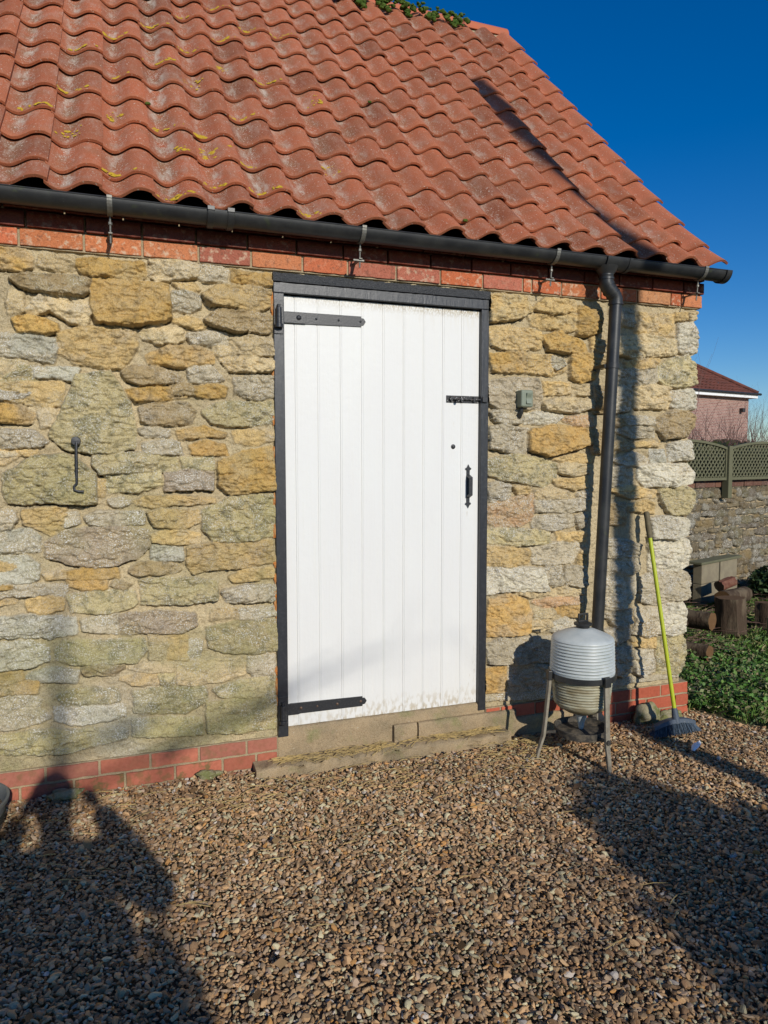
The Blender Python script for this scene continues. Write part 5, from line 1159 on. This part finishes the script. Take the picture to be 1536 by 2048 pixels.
mb = MB(); q_ = [hp_(a, b, z) for z in (4.02, 4.22) for a, b in ((.55, -.20), (.75, -.20), (.75, -.002), (.55, -.002))]; mb.add(q_, [(0, 1, 5, 4), (1, 2, 6, 5), (2, 3, 7, 6), (3, 0, 4, 7), (4, 5, 6, 7), (3, 2, 1, 0)]); obj('wall_vent', mb, 'plastic', hs)

# ------------------------------------------------------------------ things behind the camera that cast shadows into view; the left shrub is added
tp_ = MB(); tp_.tube([(2.63, -5.0, -.1), (2.63, -5.0, 3.5), (2.62, -5.0, 7.36)], [.085, .075, .066], 18)
pl = thing('wooden_pole', 'tall round wooden pole whose straight shadow crosses the roof and wall corner', 'pole', (2.63, -5.0, 0)); obj('pole_shaft', tp_, 'pole', pl, smooth=50)
mb = MB(); mb.lathe([(.078, 7.36), (.080, 7.40), (.04, 7.43), (.0, 7.435)], (2.62, -5.0, 0), 18); obj('pole_cap', mb, 'galv', pl, smooth=40)
def shr(r_, n):
    d = r_.normal(0, 1, (n, 3)); d /= np.linalg.norm(d, axis=1)[:, None]; rad = r_.random(n) ** .45
    k = r_.integers(0, 5, n); c = np.array([(1.72, -4.75, 1.0, .62), (1.45, -4.8, .6, .55), (2.45, -4.9, 1.1, .62), (1.85, -4.8, 1.45, .42), (3.0, -5.0, 1.0, .7)])[k]
    return np.stack([c[:, 0] + d[:, 0] * rad * c[:, 3], c[:, 1] + d[:, 1] * rad * c[:, 3], np.clip(c[:, 2] + d[:, 2] * rad * c[:, 3], .03, 9)], -1)
mass('garden_shrub', 'leafy garden shrub whose soft shadow covers the lower right gravel', 'shrub', shr, 15000, .05, [(.03, .06, .02), (.05, .09, .03)], 41,
     lambda m2: [m2.tube([(2.0, -4.8, 0), (2.0 + random.gauss(0, .25), -4.8 + random.gauss(0, .2), 1.1)], [.02, .008], 6) for _ in range(7)])
def sh2(r_, n):  # added shrub, shaped to widen the person's shadow on the left gravel
    d = r_.normal(0, 1, (n, 3)); d /= np.linalg.norm(d, axis=1)[:, None]; rad = r_.random(n) ** .4
    k = r_.integers(0, 5, n); c = np.array([(-.45, -5.1, 1.55, .33), (-.42, -5.15, 1.15, .38), (-.45, -5.15, .75, .45), (-.95, -5.2, 1.4, .42), (-1.15, -5.2, 1.0, .6)])[k]
    return np.stack([c[:, 0] + d[:, 0] * rad * c[:, 3], c[:, 1] + d[:, 1] * rad * c[:, 3], np.clip(c[:, 2] + d[:, 2] * rad * c[:, 3], .03, 9)], -1)
mass('garden_shrub', 'unseen leafy shrub added to fill out the soft shadow on the lower left gravel', 'shrub', sh2, 9500, .05, [(.03, .06, .02), (.05, .09, .03)], 43,
     lambda m2: [m2.tube([(-.9, -5.15, 0), (-.9 + random.gauss(0, .25), -5.15 + random.gauss(0, .2), 1.1)], [.02, .008], 6) for _ in range(7)])
rq = random.Random(55); mb = MB(); mb.tube([(.32, -11.6, -.1), (.30, -11.6, 4.6), (.36, -11.6, 6.2)], [.085, .058, .014], 10)
for k in range(12):
    z_ = 3.3 + 2.3 * k / 12; twigs(mb, Vector((.32, -11.6, z_)), Vector((rq.uniform(-1, 1), rq.uniform(-.6, .6), rq.uniform(.2, .9))).normalized(), rq.uniform(.7, 1.4), .022, 2, rq, .4)
tag(obj('bare_tree', mb, 'bark', smooth=60), 'bare garden tree whose faint branch shadows fall on the left wall and gravel', 'tree')
rq = random.Random(61); mb = MB(); mb.tube([(2.35, -10.0, -.1), (2.25, -10.0, 2.5)], [.06, .045], 10)
for k in range(12):
    z_ = 1.8 + 1.6 * k / 12; twigs(mb, Vector((2.26, -10.0, min(z_, 2.5))), Vector((rq.uniform(-1, .5), rq.uniform(-.6, .6), rq.uniform(.5, 1.6))).normalized(), rq.uniform(.9, 1.6), .026, 3, rq, .45)
tag(obj('bare_tree', mb, 'bark', smooth=60), 'low spreading bare tree whose soft twig shade mottles the middle gravel', 'tree')
# person taking the photograph
PX0, PY0 = -.62, -3.93
ps = thing('person', 'person in dark coat and jeans, arms raised, casting the lower left shadow', 'person', (PX0, PY0, .03))
def skin(name, verts, edges, radii, m, root_i=0, parent=None, sub=1):
    me = bpy.data.meshes.new(name); off = root_loc(parent); me.from_pydata([Vector(v) - off for v in verts], edges, []); o = bpy.data.objects.new(name, me); col.objects.link(o); o.parent = parent
    s_ = o.modifiers.new('skin', 'SKIN'); 
    for i, r_ in enumerate(radii): me.skin_vertices[0].data[i].radius = (r_, r_) if not isinstance(r_, tuple) else r_; me.skin_vertices[0].data[i].use_root = (i == root_i)
    s_.use_smooth_shade = True; sb = o.modifiers.new('sub', 'SUBSURF'); sb.levels = sb.render_levels = sub; me.materials.append(MT[m]); return o
x, y = PX0, PY0
V_ = [(x, y, .98), (x, y, 1.18), (x, y, 1.38), (x, y + .01, 1.52), (x, y + .02, 1.58), (x, y + .03, 1.70), (x, y + .03, 1.80),
      (x - .10, y, .90), (x - .11, y + .01, .52), (x - .12, y - .03, .13), (x + .10, y, .90), (x + .11, y + .01, .52), (x + .12, y - .03, .13),
      (x - .18, y + .01, 1.48), (x - .32, y + .10, 1.28), (x - .16, y + .30, 1.56), (x + .18, y + .01, 1.48), (x + .32, y + .10, 1.28), (x + .14, y + .30, 1.56), (x - .12, y + .07, .07), (x + .12, y + .07, .07)]
E_ = [(0, 1), (1, 2), (2, 3), (3, 4), (4, 5), (5, 6), (0, 7), (7, 8), (8, 9), (0, 10), (10, 11), (11, 12), (2, 13), (13, 14), (14, 15), (2, 16), (16, 17), (17, 18), (9, 19), (12, 20)]
RR = [(.17, .12), (.155, .11), (.18, .12), .085, .06, (.082, .10), (.07, .085), .095, .065, .045, .095, .065, .045, .07, .05, .033, .07, .05, .033, .04, .04]
V_ = [(a, b, c + .03) for a, b, c in V_]
bd = skin('body', V_, E_, RR, 'skin', 0, ps, 2)
skin('coat', [V_[i] for i in (0, 1, 2, 3, 13, 14, 15, 16, 17, 18)], [(0, 1), (1, 2), (2, 3), (2, 4), (4, 5), (5, 6), (2, 7), (7, 8), (8, 9)], [(.21, .16), (.19, .14), (.21, .145), .10, .095, .072, .052, .095, .072, .052], 'coat', 0, ps, 2)
skin('jeans', [V_[i] for i in (0, 7, 8, 9, 10, 11, 12)], [(0, 1), (1, 2), (2, 3), (0, 4), (4, 5), (5, 6)], [(.185, .14), .11, .08, .07, .11, .08, .07], 'jeans', 0, ps, 2)
for s in (-1, 1):
    mb = MB(); mb.blob((x + s * .12, y + .04, .075), .055, s + 3, 3, flat=(.85, 2.4, .9), amp=.1); obj('shoe', mb, 'shoe', ps, smooth=60)
    hx_, hy_, hz_ = (V_[15] if s < 0 else V_[18]); rq = random.Random(s)
    vv = [(hx_, hy_, hz_)]; ee = []; ra = [.026]
    for k in range(5):
        ax_ = hx_ - s * (.006 + .0); az = hz_ + .045 - .021 * k if k < 4 else hz_ + .03; dx_ = -s * (.055 - .006 * abs(k - 1.5)) if k < 4 else -s * .01
        b0 = (hx_ - s * .012, hy_ + .05, az if k < 4 else hz_ + .02); b1 = (hx_ - s * .012 + dx_ * .6, hy_ + .075, az); b2 = (hx_ - s * .012 + dx_, hy_ + .065, az + (.03 if k == 4 else 0))
        i = len(vv); vv += [b0, b1, b2]; ee += [(0, i), (i, i + 1), (i + 1, i + 2)]; ra += [.012, .0095, .008]
    skin('hand', vv, ee, ra, 'skin', 0, ps, 1)
mb = MB(); hx_, hy_, hz_ = V_[5]; mb.blob((hx_, hy_ - .015, hz_ + .065), .105, 2, 3, flat=(.88, 1.05, .95), amp=.08); obj('hair', mb, 'hair', ps, smooth=60)
mb = MB(); mb.blob((hx_, hy_ + .105, hz_ + .005), .016, 2, 2, flat=(.8, 1, 1.4), amp=.02); obj('nose', mb, 'skin', ps, smooth=60)
